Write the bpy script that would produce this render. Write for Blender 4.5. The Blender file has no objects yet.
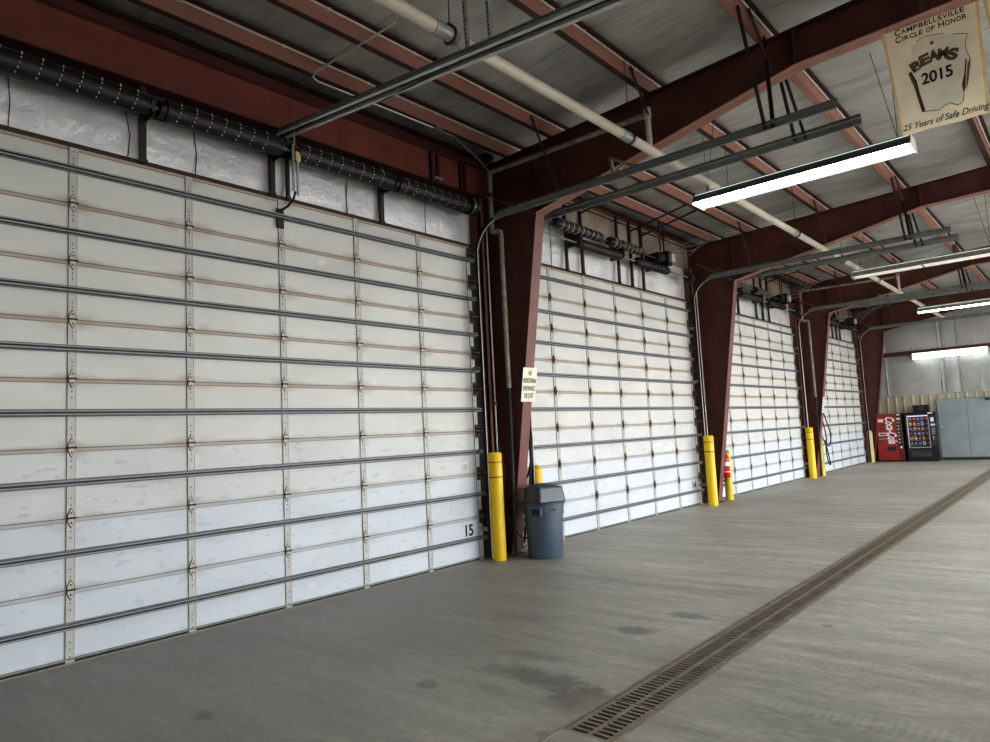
import bpy, math, random
from mathutils import Vector, Matrix
random.seed(7)
C = bpy.context.scene.collection
PI = math.pi

# ------------------------------------------------------------------ materials
def nd(nt, t, **kw):
    n = nt.nodes.new(t)
    for k, v in kw.items():
        if k.startswith('i_'):
            n.inputs[int(k[2:])].default_value = v
        else:
            setattr(n, k, v)
    return n
def new_mat(name):
    m = bpy.data.materials.new(name); m.use_nodes = True
    return m, m.node_tree, m.node_tree.nodes['Principled BSDF']
def math_n(nt, op, a, b=None, c=None, clamp=False):
    n = nt.nodes.new('ShaderNodeMath'); n.operation = op; n.use_clamp = clamp
    for i, v in enumerate((a, b, c)):
        if v is None: continue
        if isinstance(v, (int, float)): n.inputs[i].default_value = v
        else: nt.links.new(v, n.inputs[i])
    return n.outputs[0]
def mixc(nt, fac, a, b):
    n = nt.nodes.new('ShaderNodeMix'); n.data_type = 'RGBA'
    for i, v in ((0, fac), (6, a), (7, b)):
        if isinstance(v, (int, float)): n.inputs[i].default_value = v
        elif isinstance(v, tuple): n.inputs[i].default_value = (*v, 1) if len(v) == 3 else v
        else: nt.links.new(v, n.inputs[i])
    return n.outputs[2]
def noise(nt, scale, detail=4, stretch=None, coord='Object', rough=.55):
    src = nd(nt, 'ShaderNodeNewGeometry').outputs['Position'] if coord == 'World' else nd(nt, 'ShaderNodeTexCoord').outputs[coord]
    if stretch:
        mp = nd(nt, 'ShaderNodeMapping'); mp.inputs['Scale'].default_value = stretch
        nt.links.new(src, mp.inputs[0]); src = mp.outputs[0]
    n = nd(nt, 'ShaderNodeTexNoise'); n.inputs['Scale'].default_value = scale
    n.inputs['Detail'].default_value = detail; n.inputs['Roughness'].default_value = rough
    nt.links.new(src, n.inputs['Vector'])
    return n.outputs['Fac']
def ramp(nt, fac, lo, hi):
    n = nd(nt, 'ShaderNodeMapRange'); n.inputs[1].default_value = lo; n.inputs[2].default_value = hi
    nt.links.new(fac, n.inputs[0]); return n.outputs[0]
def mat(name, col, rough=.6, metal=0., var=.25, scale=4, stretch=None, bump=0, bscale=60, dark=None, coord='Object'):
    m, nt, b = new_mat(name)
    dk = dark or tuple(c*(1-var) for c in col)
    f = ramp(nt, noise(nt, scale, 5, stretch, coord), .35, .65)
    nt.links.new(mixc(nt, f, dk, col), b.inputs['Base Color'])
    b.inputs['Roughness'].default_value = rough; b.inputs['Metallic'].default_value = metal
    if bump:
        bn = nd(nt, 'ShaderNodeBump'); bn.inputs['Strength'].default_value = bump; bn.inputs['Distance'].default_value = .02
        nt.links.new(noise(nt, bscale, 3, stretch, coord), bn.inputs['Height']); nt.links.new(bn.outputs[0], b.inputs['Normal'])
    return m
def emit(name, col, s):
    m, nt, b = new_mat(name)
    b.inputs['Base Color'].default_value = (.8, .8, .8, 1)
    b.inputs['Emission Color'].default_value = (*col, 1); b.inputs['Emission Strength'].default_value = s
    n = noise(nt, 2, 1)
    nt.links.new(math_n(nt, 'MULTIPLY_ADD', n, s*.05, s*.97), b.inputs['Emission Strength'])
    return m

M = {}
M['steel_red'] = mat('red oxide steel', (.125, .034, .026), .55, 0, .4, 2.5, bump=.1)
M['steel_lit'] = mat('lit red oxide steel', (.24, .062, .043), .5, 0, .3, 2.5)  # brighter copy of the red steel: light on the header plate as colour
M['flange'] = mat('lit column flange red', (.22, .078, .062), .5, 0, .3, 3)  # brighter than the web: daylight on the inner flange put into the colour
M['steel_dark'] = mat('dark red steel', (.06, .014, .010), .6, 0, .4, 3)
M['purlin'] = mat('faded red purlin paint', (.37, .17, .13), .5, 0, .25, 3, (1, .3, 1))
M['purlin_dark'] = mat('shaded purlin paint', (.06, .02, .015), .6, 0, .3, 3)  # darker copy of the purlin red: shade on the flanges painted in
M['post'] = mat('dark brown post paint', (.035, .02, .017), .5, 0, .3, 5)
M['galv'] = mat('galvanised steel', (.20, .205, .21), .6, .3, .25, 9)
M['rail_zinc'] = mat('pale rail steel', (.62, .63, .62), .5, .1, .3, 12)
M['galv_lip'] = mat('zinc strut lip', (.38, .39, .40), .55, .2, .2, 12)
M['galv_dark'] = mat('dull track steel', (.25, .27, .26), .6, .05, .3, 7)
M['galv_bright'] = mat('bright zinc', (.62, .63, .63), .35, .6, .2, 12)
M['stile'] = mat('painted stile steel', (.57, .56, .53), .5, .1, .15, 9)
M['black'] = mat('black painted coil', (.012, .011, .011), .5, .1, .4, 8)
M['rubber'] = mat('black rubber', (.012, .012, .012), .7, 0, .3, 10)
M['rust'] = mat('rusty bracket', (.10, .055, .03), .7, .3, .6, 30)
M['hinge'] = mat('grimy hinge plate', (.62, .59, .52), .5, .1, .35, 45)
M['pvc'] = mat('cream pvc pipe', (.66, .60, .49), .45, 0, .15, 5, (1, .4, 1))
M['pvc_dirty'] = mat('dirty cream pipe', (.36, .32, .25), .6, 0, .5, 7)
M['coupling'] = mat('grey pipe coupling', (.42, .44, .43), .4, .4, .2, 9)
M['yellow'] = mat('safety yellow plastic', (.85, .57, .010), .42, 0, .08, 2, (1, 1, .4))
M['yellow_worn'] = mat('worn yellow paint', (.72, .60, .06), .5, 0, .22, 7, (1, 1, .4))
M['yellow_pale'] = mat('pale faded yellow paint', (.66, .55, .22), .5, 0, .15, 6)
M['redband'] = mat('red reflective band', (.42, .03, .01), .4, 0, .1)
M['darkband'] = mat('dark band', (.06, .03, .01), .5, 0, .1)
M['can'] = mat('slate blue grey plastic', (.085, .118, .165), .45, 0, .12, 3)
M['can_lid'] = mat('dark grey lid plastic', (.06, .068, .078), .5, 0, .12, 3)
M['can_flap'] = mat('grey flap plastic', (.19, .215, .245), .45, 0, .1, 3)
M['ext_red'] = mat('extinguisher red', (.55, .012, .012), .3, 0, .1)
M['white'] = mat('white label', (.8, .8, .78), .5, 0, .05)
M['sign'] = mat('cream sign board', (.88, .86, .66), .45, 0, .06, 9)
M['ink'] = mat('black ink', (.015, .012, .012), .6, 0, .1)
M['ink_grey'] = mat('faded ink', (.10, .095, .07), .6, 0, .2)
M['coke_red'] = mat('vending red', (.34, .016, .012), .3, 0, .3, 3)
M['coke_dark'] = mat('vending dark red', (.16, .008, .008), .3, 0, .3, 3)
M['vend_black'] = mat('vending black enamel', (.012, .013, .02), .28, 0, .2, 3)
M['vend_inside'] = mat('vending cabinet inside', (.05, .05, .06), .5, 0, .2, 3)
M['door_grey'] = mat('blue grey painted steel', (.30, .345, .36), .5, .05, .22, 1.6, bump=.03)
M['dgrey'] = mat('dark gap paint', (.03, .032, .034), .6, 0, .2)
M['tan'] = mat('tan ribbed steel', (.50, .45, .34), .5, .1, .18, 3, (1, 1, .3))
M['conduit'] = mat('zinc conduit', (.80, .78, .72), .4, .1, .2, 20)
M['cable'] = mat('grey cable', (.20, .20, .19), .6, 0, .2)
M['white_pipe'] = mat('off white enamel', (.6, .6, .55), .5, 0, .1)
M['banner'] = mat('cream banner cloth', (.86, .74, .55), .8, 0, .14, 3.5, bump=.25, bscale=5)
M['banner_edge'] = mat('tan banner border', (.78, .56, .30), .8, 0, .2, 5)
M['jersey'] = mat('printed jersey cloth', (.74, .68, .54), .8, 0, .1, 5)
M['gold'] = mat('old gold print', (.22, .15, .07), .7, 0, .2, 9)
M['brownprint'] = mat('brown print', (.13, .05, .025), .7, 0, .2, 9)
M['housing'] = mat('lamp housing enamel', (.075, .085, .082), .5, .2, .15, 6)
M['reflector'] = mat('white reflector enamel', (.82, .84, .82), .4, 0, .06, 6)
M['housing_tan'] = mat('dusty lamp housing', (.42, .39, .32), .5, .1, .3, 14)
M['tube'] = emit('lit fluorescent tube', (.90, 1., .97), 26)
M['tube_dim'] = emit('weak fluorescent tube', (1, .95, .82), .35)
M['slit'] = emit('glowing lamp slit', (.8, 1., .95), .8)
M['lens'] = emit('lit lamp lens', (.90, 1., .97), 4)
M['vend_lamp'] = emit('vending cabinet light', (.9, .93, 1), 1.0)
M['screen'] = emit('vending small display', (.1, .5, .5), .25)
M['grate'] = mat('worn grate steel', (.30, .255, .205), .6, .35, .3, 6)
M['grate_frame'] = mat('grate frame steel', (.36, .30, .235), .65, .3, .35, 5)
M['drain_in'] = mat('drain channel', (.012, .01, .009), .9, 0, .3)

# insulation (foil facing), with crumple
def foil(name, col, dark, rough, metal, bump, bs, scale=1.2, seam=None, seam_ax=1, stretch=None):
    m, nt, b = new_mat(name)
    f = ramp(nt, noise(nt, scale, 6, stretch), .3, .72)
    colr = mixc(nt, f, dark, col)
    if seam:
        tc = nd(nt, 'ShaderNodeTexCoord'); sp = nd(nt, 'ShaderNodeSeparateXYZ'); nt.links.new(tc.outputs['Object'], sp.inputs[0])
        w = math_n(nt, 'MULTIPLY_ADD', noise(nt, .9, 2), .10, sp.outputs[seam_ax])
        fr = math_n(nt, 'ABSOLUTE', math_n(nt, 'SUBTRACT', math_n(nt, 'FRACT', math_n(nt, 'DIVIDE', w, seam)), .5))
        k = math_n(nt, 'LESS_THAN', fr, .006/seam)
        colr = mixc(nt, math_n(nt, 'MULTIPLY', k, .75), colr, tuple(c*.12 for c in col))
    nt.links.new(colr, b.inputs['Base Color'])
    b.inputs['Roughness'].default_value = rough; b.inputs['Metallic'].default_value = metal
    b1 = nd(nt, 'ShaderNodeBump'); b1.inputs['Strength'].default_value = bump; b1.inputs['Distance'].default_value = .05
    nt.links.new(noise(nt, bs, 4, stretch), b1.inputs['Height'])
    b2 = nd(nt, 'ShaderNodeBump'); b2.inputs['Strength'].default_value = .25; b2.inputs['Distance'].default_value = .01
    nt.links.new(noise(nt, 70, 2), b2.inputs['Height']); nt.links.new(b1.outputs[0], b2.inputs['Normal'])
    nt.links.new(b2.outputs[0], b.inputs['Normal'])
    return m
M['roof_foil'] = foil('grey roof insulation facing', (.62, .615, .58), (.36, .36, .345), .40, .4, .9, 1.6, 1.1, seam=1.83, stretch=(1, 2.2, 1))
M['wall_foil'] = foil('silver foil insulation', (.86, .86, .86), (.62, .62, .63), .48, .35, .5, 9, 2.0)
M['wall_beige'] = foil('beige stained insulation', (.42, .355, .27), (.20, .165, .12), .55, .1, .8, 2.5, 2)
M['back_foil'] = foil('dull grey wall insulation', (.52, .52, .50), (.38, .38, .37), .45, .4, .5, 1.4, 1.2)
M['wall_dark'] = mat('dark wall sheeting', (.05, .045, .042), .8, 0, .3)
M['outside'] = mat('outside concrete', (.42, .41, .38), .9, 0, .2)

# door panel: white enamel, rusty seams (local origin: bottom of the section, door centre)
S = 1.0582          # stile spacing
def panel_mat(name, h, blue):
    m, nt, b = new_mat(name)
    tc = nd(nt, 'ShaderNodeTexCoord'); sp = nd(nt, 'ShaderNodeSeparateXYZ'); nt.links.new(tc.outputs['Object'], sp.inputs[0])
    Y, Z = sp.outputs[1], sp.outputs[2]
    base = mixc(nt, ramp(nt, noise(nt, 1.4, 6, (1, .6, 1.4), 'World'), .3, .7), (.60, .59, .555), (.70, .695, .665))
    spots = ramp(nt, noise(nt, 2.6, 2, None, 'World'), .70, .76)
    base = mixc(nt, math_n(nt, 'MULTIPLY', spots, .5), base, (.80, .81, .80))
    ztop = math_n(nt, 'SUBTRACT', h, Z)
    # tan lip under the seam
    lip = math_n(nt, 'LESS_THAN', ztop, .028)
    base = mixc(nt, math_n(nt, 'MULTIPLY', lip, .7), base, (.40, .29, .19))
    ln = math_n(nt, 'LESS_THAN', math_n(nt, 'ABSOLUTE', math_n(nt, 'SUBTRACT', ztop, .030)), .005)
    base = mixc(nt, math_n(nt, 'MULTIPLY', ln, .8), base, (.14, .085, .05))
    # rust haze near hinges
    fy = math_n(nt, 'ABSOLUTE', math_n(nt, 'SUBTRACT', math_n(nt, 'FRACT', math_n(nt, 'MULTIPLY_ADD', Y, 1/S, .5)), .5))
    dy = math_n(nt, 'MULTIPLY', fy, S)
    dz = math_n(nt, 'MINIMUM', math_n(nt, 'ABSOLUTE', ztop), math_n(nt, 'MULTIPLY', math_n(nt, 'ABSOLUTE', Z), 1.6))
    d = math_n(nt, 'SQRT', math_n(nt, 'ADD', math_n(nt, 'MULTIPLY', math_n(nt, 'MULTIPLY', dy, dy), .5), math_n(nt, 'MULTIPLY', math_n(nt, 'MULTIPLY', dz, dz), 2.5)))
    r = math_n(nt, 'SUBTRACT', 1, math_n(nt, 'DIVIDE', d, .21), clamp=True)
    r = math_n(nt, 'MULTIPLY', r, ramp(nt, noise(nt, 4, 6, None, 'World'), .38, .62), clamp=True)
    base = mixc(nt, math_n(nt, 'MULTIPLY', r, .8), base, (.33, .20, .09))
    # grime along the seam
    g = math_n(nt, 'SUBTRACT', 1, math_n(nt, 'DIVIDE', dz, .05), clamp=True)
    g = math_n(nt, 'MULTIPLY', g, ramp(nt, noise(nt, 6, 5, (1, .35, 1), 'World'), .3, .7), clamp=True)
    base = mixc(nt, math_n(nt, 'MULTIPLY', g, .75), base, (.34, .27, .19))
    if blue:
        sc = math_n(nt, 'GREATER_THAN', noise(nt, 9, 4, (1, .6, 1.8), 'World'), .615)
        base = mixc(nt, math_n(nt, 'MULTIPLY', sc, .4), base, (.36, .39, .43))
        base = mixc(nt, blue, base, (.58, .74, 1.0))  # bluish sky light on the lower sections, mixed into the base colour
    nt.links.new(base, b.inputs['Base Color'])
    b.inputs['Roughness'].default_value = .45
    bn = nd(nt, 'ShaderNodeBump'); bn.inputs['Strength'].default_value = .12; bn.inputs['Distance'].default_value = .02
    nt.links.new(noise(nt, 4, 2, (1, .5, 1.5), 'World'), bn.inputs['Height']); nt.links.new(bn.outputs[0], b.inputs['Normal'])
    return m
ZB = [0, .6096, 1.2192, 1.8288, 2.4384, 2.9718, 3.5052, 4.0386, 4.572]
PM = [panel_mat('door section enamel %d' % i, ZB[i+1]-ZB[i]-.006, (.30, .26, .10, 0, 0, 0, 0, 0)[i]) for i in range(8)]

for k in ('banner', 'banner_edge', 'jersey'):
    nt = M[k].node_tree; bb = nt.nodes['Principled BSDF']; out = nt.nodes['Material Output']
    tr = nd(nt, 'ShaderNodeBsdfTranslucent'); mx = nd(nt, 'ShaderNodeMixShader'); mx.inputs[0].default_value = .5
    nt.links.new(bb.inputs['Base Color'].links[0].from_socket, tr.inputs[0])
    nt.links.new(bb.outputs[0], mx.inputs[1]); nt.links.new(tr.outputs[0], mx.inputs[2]); nt.links.new(mx.outputs[0], out.inputs[0])
# floor
def floor_mat():
    m, nt, b = new_mat('worn concrete floor')
    big = noise(nt, .35, 5, (.6, 1, 1))
    st = noise(nt, 2.2, 7, (.28, 1.6, 1), rough=.65)
    fine = noise(nt, 22, 7, (.5, 1, 1), rough=.7)
    f = math_n(nt, 'ADD', math_n(nt, 'MULTIPLY', big, .35), math_n(nt, 'ADD', math_n(nt, 'MULTIPLY', st, .45), math_n(nt, 'MULTIPLY', fine, .2)))
    col = mixc(nt, ramp(nt, f, .36, .62), (.22, .21, .187), (.66, .63, .565))
    sl = ramp(nt, noise(nt, 3.0, 8, (.22, 3.2, 1), rough=.75), .60, .68)
    col = mixc(nt, math_n(nt, 'MULTIPLY', sl, .55), col, (.62, .60, .56))
    dl = ramp(nt, noise(nt, 2.4, 8, (.25, 2.6, 1), rough=.7), .38, .30)
    col = mixc(nt, math_n(nt, 'MULTIPLY', dl, .5), col, (.15, .145, .13))
    tc = nd(nt, 'ShaderNodeTexCoord'); sp = nd(nt, 'ShaderNodeSeparateXYZ'); nt.links.new(tc.outputs['Object'], sp.inputs[0])
    X, Y = sp.outputs[0], sp.outputs[1]
    wv = nd(nt, 'ShaderNodeTexWave'); wv.bands_direction = 'X'; wv.inputs['Scale'].default_value = 6; wv.inputs['Distortion'].default_value = 3; wv.inputs['Detail'].default_value = 2
    nt.links.new(tc.outputs['Object'], wv.inputs['Vector'])
    trd = ramp(nt, noise(nt, 1.0, 4, (.15, 2.6, 1)), .54, .60)
    col = mixc(nt, math_n(nt, 'MULTIPLY', math_n(nt, 'MULTIPLY', trd, wv.outputs['Fac']), .22), col, (.62, .59, .53))
    mot = ramp(nt, noise(nt, 9, 8, (.7, 1.2, 1), rough=.75), .42, .60)
    col = mixc(nt, math_n(nt, 'MULTIPLY', math_n(nt, 'SUBTRACT', 1, mot), .25), col, (.16, .155, .14))
    # floor darkened towards the near door: weaker light put into its colour
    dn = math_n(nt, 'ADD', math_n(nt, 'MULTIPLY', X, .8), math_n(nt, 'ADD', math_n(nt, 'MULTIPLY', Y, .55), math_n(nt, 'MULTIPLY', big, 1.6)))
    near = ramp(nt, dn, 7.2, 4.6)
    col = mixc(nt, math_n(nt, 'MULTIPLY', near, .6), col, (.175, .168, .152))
    wob = math_n(nt, 'MULTIPLY_ADD', noise(nt, 5, 8, rough=.7), 2.6, -1.3)
    for x, y, rx, ry, k in ((3.59, 5.37, .16, .13, .65), (3.79, 6.01, .20, .11, .6), (3.66, 3.98, .50, .15, .72), (4.06, 3.82, .20, .22, .66),
                            (4.19, 3.26, .06, .06, .55), (3.0, 3.43, .09, .07, .6), (2.17, 2.22, .10, .07, .75), (3.25, 4.35, .25, .10, .4), (2.5, 5.2, .35, .10, .3), (4.9, 6.3, .05, .04, .5)):
        a = math_n(nt, 'DIVIDE', math_n(nt, 'SUBTRACT', X, x), rx); c = math_n(nt, 'DIVIDE', math_n(nt, 'SUBTRACT', Y, y), ry)
        dd = math_n(nt, 'ADD', math_n(nt, 'SQRT', math_n(nt, 'ADD', math_n(nt, 'MULTIPLY', a, a), math_n(nt, 'MULTIPLY', c, c))), wob)
        mk = ramp(nt, dd, 1.25, .55)
        col = mixc(nt, math_n(nt, 'MULTIPLY', mk, k), col, (.115, .11, .097))
    # rust tint along the drain
    dr = ramp(nt, math_n(nt, 'ABSOLUTE', math_n(nt, 'SUBTRACT', X, 4.4)), .42, .16)
    col = mixc(nt, math_n(nt, 'MULTIPLY', dr, .35), col, (.33, .26, .20))
    nt.links.new(col, b.inputs['Base Color'])
    nt.links.new(math_n(nt, 'MULTIPLY_ADD', st, .35, .36), b.inputs['Roughness'])
    bn = nd(nt, 'ShaderNodeBump'); bn.inputs['Strength'].default_value = .12; bn.inputs['Distance'].default_value = .01
    nt.links.new(noise(nt, 30, 6), bn.inputs['Height']); nt.links.new(bn.outputs[0], b.inputs['Normal'])
    return m
M['floor'] = floor_mat()

# ------------------------------------------------------------------ mesh helpers
class MB:
    def __init__(s): s.v = []; s.f = []; s.m = []; s.mats = []
    def mi(s, m):
        if m not in s.mats: s.mats.append(m)
        return s.mats.index(m)
    def add(s, v, f, m):
        o = len(s.v); s.v += [tuple(p) for p in v]; k = s.mi(m)
        for q in f: s.f.append(tuple(i+o for i in q)); s.m.append(k)
    def box(s, x0, x1, y0, y1, z0, z1, m):
        s.add([(x0,y0,z0),(x1,y0,z0),(x1,y1,z0),(x0,y1,z0),(x0,y0,z1),(x1,y0,z1),(x1,y1,z1),(x0,y1,z1)],
              [(0,3,2,1),(4,5,6,7),(0,1,5,4),(1,2,6,5),(2,3,7,6),(3,0,4,7)], m)
    def quad(s, a, b, c, d, m): s.add([a,b,c,d], [(0,1,2,3)], m)
    def prism(s, poly, ax, a0, a1, m):
        n = len(poly)
        def P(u, w, t): return (t,u,w) if ax == 0 else ((u,t,w) if ax == 1 else (u,w,t))
        v = [P(u,w,a0) for u,w in poly]+[P(u,w,a1) for u,w in poly]
        s.add(v, [tuple(range(n)), tuple(range(2*n-1,n-1,-1))]+[(i,(i+1)%n,n+(i+1)%n,n+i) for i in range(n)], m)
    def bar(s, a, b, w, h, m, up=(0,0,1)):
        a, b = Vector(a), Vector(b); d = (b-a).normalized(); u = Vector(up)
        if abs(d.dot(u)) > .98: u = Vector((1,0,0))
        r = d.cross(u).normalized(); u = r.cross(d)
        v = [p+r*i*w/2+u*j*h/2 for p in (a,b) for i,j in ((-1,-1),(1,-1),(1,1),(-1,1))]
        s.add(v, [(3,2,1,0),(4,5,6,7),(0,1,5,4),(1,2,6,5),(2,3,7,6),(3,0,4,7)], m)
    def angle(s, a, b, w, t, m, up=(0,0,1)):
        a, b = Vector(a), Vector(b); d = (b-a).normalized(); u = Vector(up)
        if abs(d.dot(u)) > .98: u = Vector((1,0,0))
        r = d.cross(u).normalized(); u = r.cross(d)
        s.bar(a+u*w/2, b+u*w/2, t, w, m, u); s.bar(a+r*w/2, b+r*w/2, w, t, m, u)
    def tube(s, pts, r, m, n=10, caps=True):
        pts = [Vector(p) for p in pts]; rings = []; prev = None
        rr = r if isinstance(r, (list, tuple)) else [r]*len(pts)
        for i, p in enumerate(pts):
            d = (pts[min(i+1,len(pts)-1)]-pts[max(i-1,0)]).normalized()
            if prev is None:
                u = Vector((0,0,1)) if abs(d.z) < .9 else Vector((1,0,0)); u = (u-d*u.dot(d)).normalized()
            else: u = (prev-d*prev.dot(d)).normalized()
            prev = u; w = d.cross(u)
            rings.append([p+(u*math.cos(2*PI*k/n)+w*math.sin(2*PI*k/n))*rr[i] for k in range(n)])
        v = [q for R_ in rings for q in R_]; f = []
        for i in range(len(pts)-1):
            for k in range(n): f.append((i*n+k, i*n+(k+1)%n, (i+1)*n+(k+1)%n, (i+1)*n+k))
        if caps: f.append(tuple(range(n-1,-1,-1))); f.append(tuple(range((len(pts)-1)*n, len(pts)*n)))
        s.add(v, f, m)
    def lathe(s, prof, m, n=32, c=(0,0,0), sx=1, sy=1):
        v = []; f = []
        for r, z in prof:
            for k in range(n): v.append((c[0]+r*sx*math.cos(2*PI*k/n), c[1]+r*sy*math.sin(2*PI*k/n), c[2]+z))
        L = len(prof)
        for i in range(L-1):
            for k in range(n): f.append((i*n+k, i*n+(k+1)%n, (i+1)*n+(k+1)%n, (i+1)*n+k))
        f.append(tuple(range(n-1,-1,-1))); f.append(tuple(range((L-1)*n, L*n)))
        s.add(v, f, m)
    def build(s, name, parent=None, loc=None, smooth=False, bevel=0):
        me = bpy.data.meshes.new(name); me.from_pydata(s.v, [], s.f)
        for m in s.mats: me.materials.append(M[m] if isinstance(m, str) else m)
        me.polygons.foreach_set('material_index', s.m)
        me.validate(); me.update()
        o = bpy.data.objects.new(name, me); C.objects.link(o)
        if smooth:
            me.polygons.foreach_set('use_smooth', [True]*len(me.polygons))
            try: me.set_sharp_from_angle(angle=math.radians(38))
            except Exception: pass
        if loc is not None: o.location = loc
        if bevel:
            bv = o.modifiers.new('bevel', 'BEVEL'); bv.width = bevel; bv.segments = 2; bv.limit_method = 'ANGLE'
        if parent is not None: o.parent = parent
        return o
def tag(o, label=None, cat=None, group=None, kind=None):
    if label: o['label'] = label
    if cat: o['category'] = cat
    if group: o['group'] = group
    if kind: o['kind'] = kind
    return o
def empty(name, loc=(0,0,0), rz=0):
    o = bpy.data.objects.new(name, None); C.objects.link(o); o.location = loc; o.rotation_euler = (0,0,rz); o.empty_display_size = .1
    return o
def copy_tree(o, parent=None):
    c = o.copy(); C.objects.link(c)
    if parent is not None: c.parent = parent
    for ch in [x for x in o.children]: copy_tree(ch, c)
    return c
def arc(c, r, a0, a1, n, f):
    return [f(c[0]+r*math.cos(math.radians(a0+(a1-a0)*i/n)), c[1]+r*math.sin(math.radians(a0+(a1-a0)*i/n))) for i in range(n+1)]
def text_mesh(name, txt, size, m, parent=None, mw=None, bold=0, sx=1, shear=0, align='CENTER', ext=.0015, spacing=1):
    cu = bpy.data.curves.new(name, 'FONT'); cu.body = txt; cu.size = size; cu.align_x = align; cu.align_y = 'CENTER'
    cu.extrude = ext; cu.offset = bold; cu.shear = shear; cu.space_character = spacing
    to = bpy.data.objects.new('tmp_text', cu); C.objects.link(to)
    dg = bpy.context.evaluated_depsgraph_get(); me = bpy.data.meshes.new_from_object(to.evaluated_get(dg))
    bpy.data.objects.remove(to); bpy.data.curves.remove(cu)
    T = (mw or Matrix.Identity(4)) @ Matrix.Diagonal((sx,1,1,1))
    me.transform(T); me.materials.clear(); me.materials.append(M[m]); me.name = name
    o = bpy.data.objects.new(name, me); C.objects.link(o)
    if parent is not None: o.parent = parent
    return o
# text facing +X (reading toward +Y ... from inside looking at the -X wall, right is +Y)
RX = Matrix(((0,0,1,0),(1,0,0,0),(0,1,0,0),(0,0,0,1)))
# text facing -Y: right is +X, up is +Z
RY = Matrix(((1,0,0,0),(0,0,-1,0),(0,1,0,0),(0,0,0,1)))

B = 7.225
FY = [0.62, 7.85, 15.08, 22.30, 29.50]
DC = [4.2, 4.2+B, 4.2+2*B, 4.2+3*B]        # door centres
HW = 3.16                                   # half door width
W = 12.6                                    # building width
YN, YE = -7.0, 30.15
zr = lambda x: 5.90+.0417*x                 # rafter top = purlin bottom
st = lambda o: tag(o, kind='structure')

# ------------------------------------------------------------------ floor + ground
DX0, DX1, DY0, DY1 = 4.235, 4.565, 3.385, 28.3
b = MB()
b.box(-.3, DX0, YN, YE+.2, -.25, 0, 'floor'); b.box(DX1, W+.3, YN, YE+.2, -.25, 0, 'floor')
b.box(DX0, DX1, YN, DY0, -.25, 0, 'floor'); b.box(DX0, DX1, DY1, YE+.2, -.25, 0, 'floor')
b.box(DX0, DX1, DY0, DY1, -.25, -.20, 'drain_in')
b.box(DX0-.001, DX0+.012, DY0, DY1, -.2, -.03, 'drain_in'); b.box(DX1-.012, DX1+.001, DY0, DY1, -.2, -.03, 'drain_in')
st(b.build('floor'))
b = MB(); b.box(W+.3, W+40, -30, 60, -.3, -.05, 'outside'); st(b.build('ground'))

# ------------------------------------------------------------------ walls
# left wall: dark sheeting behind jambs, foil above the doors
b = MB()
edges = [YN]+[v for c in DC for v in (c-HW-.02, c+HW+.02)]+[YE]
for i in range(0, len(edges), 2): b.box(-.32, -.09, edges[i], edges[i+1], 0, 4.60, 'wall_dark')
b.box(-.32, -.09, YN, YE, 4.60, 6.3, 'wall_dark')
st(b.build('wall_left'))
b = MB(); b.box(-.2, W+.2, YN-.15, YN, 0, 6.9, 'wall_dark'); st(b.build('wall_near'))
# right wall with tall open drive-through bays
b = MB()
ops = [(1.2, 3.8, 0), (8.4, 14.5, 0), (15.6, 21.7, 0), (22.8, 28.9, 0)]  # unseen openings; the short first one is sized to light the near door
cur = YN
for y0, y1, sill in ops:
    b.box(W, W+.2, cur, y0, 0, 6.9, 'wall_beige')
    b.box(W, W+.2, y0, y1, 4.57, 6.9, 'wall_beige')
    cur = y1
b.box(W, W+.2, cur, YE, 0, 6.9, 'wall_beige')
st(b.build('wall_right'))

# insulation blankets above each door
def blanket(name, y0, y1, z0, z1, x, m, bulge, ny, nz, seams=()):
    b = MB(); v = []; f = []
    for j in range(nz+1):
        for i in range(ny+1):
            y = y0+(y1-y0)*i/ny; z = z0+(z1-z0)*j/nz
            u = 0
            allx = [y0]+list(seams)+[y1]
            for a, c in zip(allx[:-1], allx[1:]):
                if a <= y <= c+1e-6: u = math.sin(PI*(y-a)/(c-a))**.6 if 0 < (y-a)/(c-a) < 1 else 0
            u *= .35+.65*math.sin(PI*min(1,max(0,(z-z0)/(z1-z0))))
            v.append((x+bulge*u+random.uniform(-.004,.004), y, z))
    for j in range(nz):
        for i in range(ny): f.append((j*(ny+1)+i, j*(ny+1)+i+1, (j+1)*(ny+1)+i+1, (j+1)*(ny+1)+i))
    b.add(v, f, m)
    for a in seams:
        dx = .02*math.sin(a*37); b.bar((x+.012, a, z0+.01), (x+.016, a+dx, z0+(z1-z0)*.5), .006, .010, 'dgrey'); b.bar((x+.016, a+dx, z0+(z1-z0)*.5), (x+.012, a-dx, z1-.01), .006, .010, 'dgrey')
    return b.build(name, smooth=True)
LBL = ['over the nearest door', 'over the second door', 'over the third door', 'over the farthest door']
for i, c in enumerate(DC):
    y0 = FY[i]+.2; y1 = c+HW+.12
    sm = [c-2.6, c-1.62, c-.95, c+1.0, c+2.35] if i == 0 else [c-1.9, c-1.4, c-.9, c+.35, c+.85, c+1.3]
    o = blanket('trim_%d' % (i+1), y0, y1, 4.60, 5.12 if i == 0 else 5.40, -.085, 'wall_foil', .045, 90, 10, sm); st(o)
    if i: st(blanket('trim_%d' % (i+10), y0, y1+.3, 5.36, 5.95, -.086, 'wall_beige', .09, 70, 8, sm))

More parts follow.
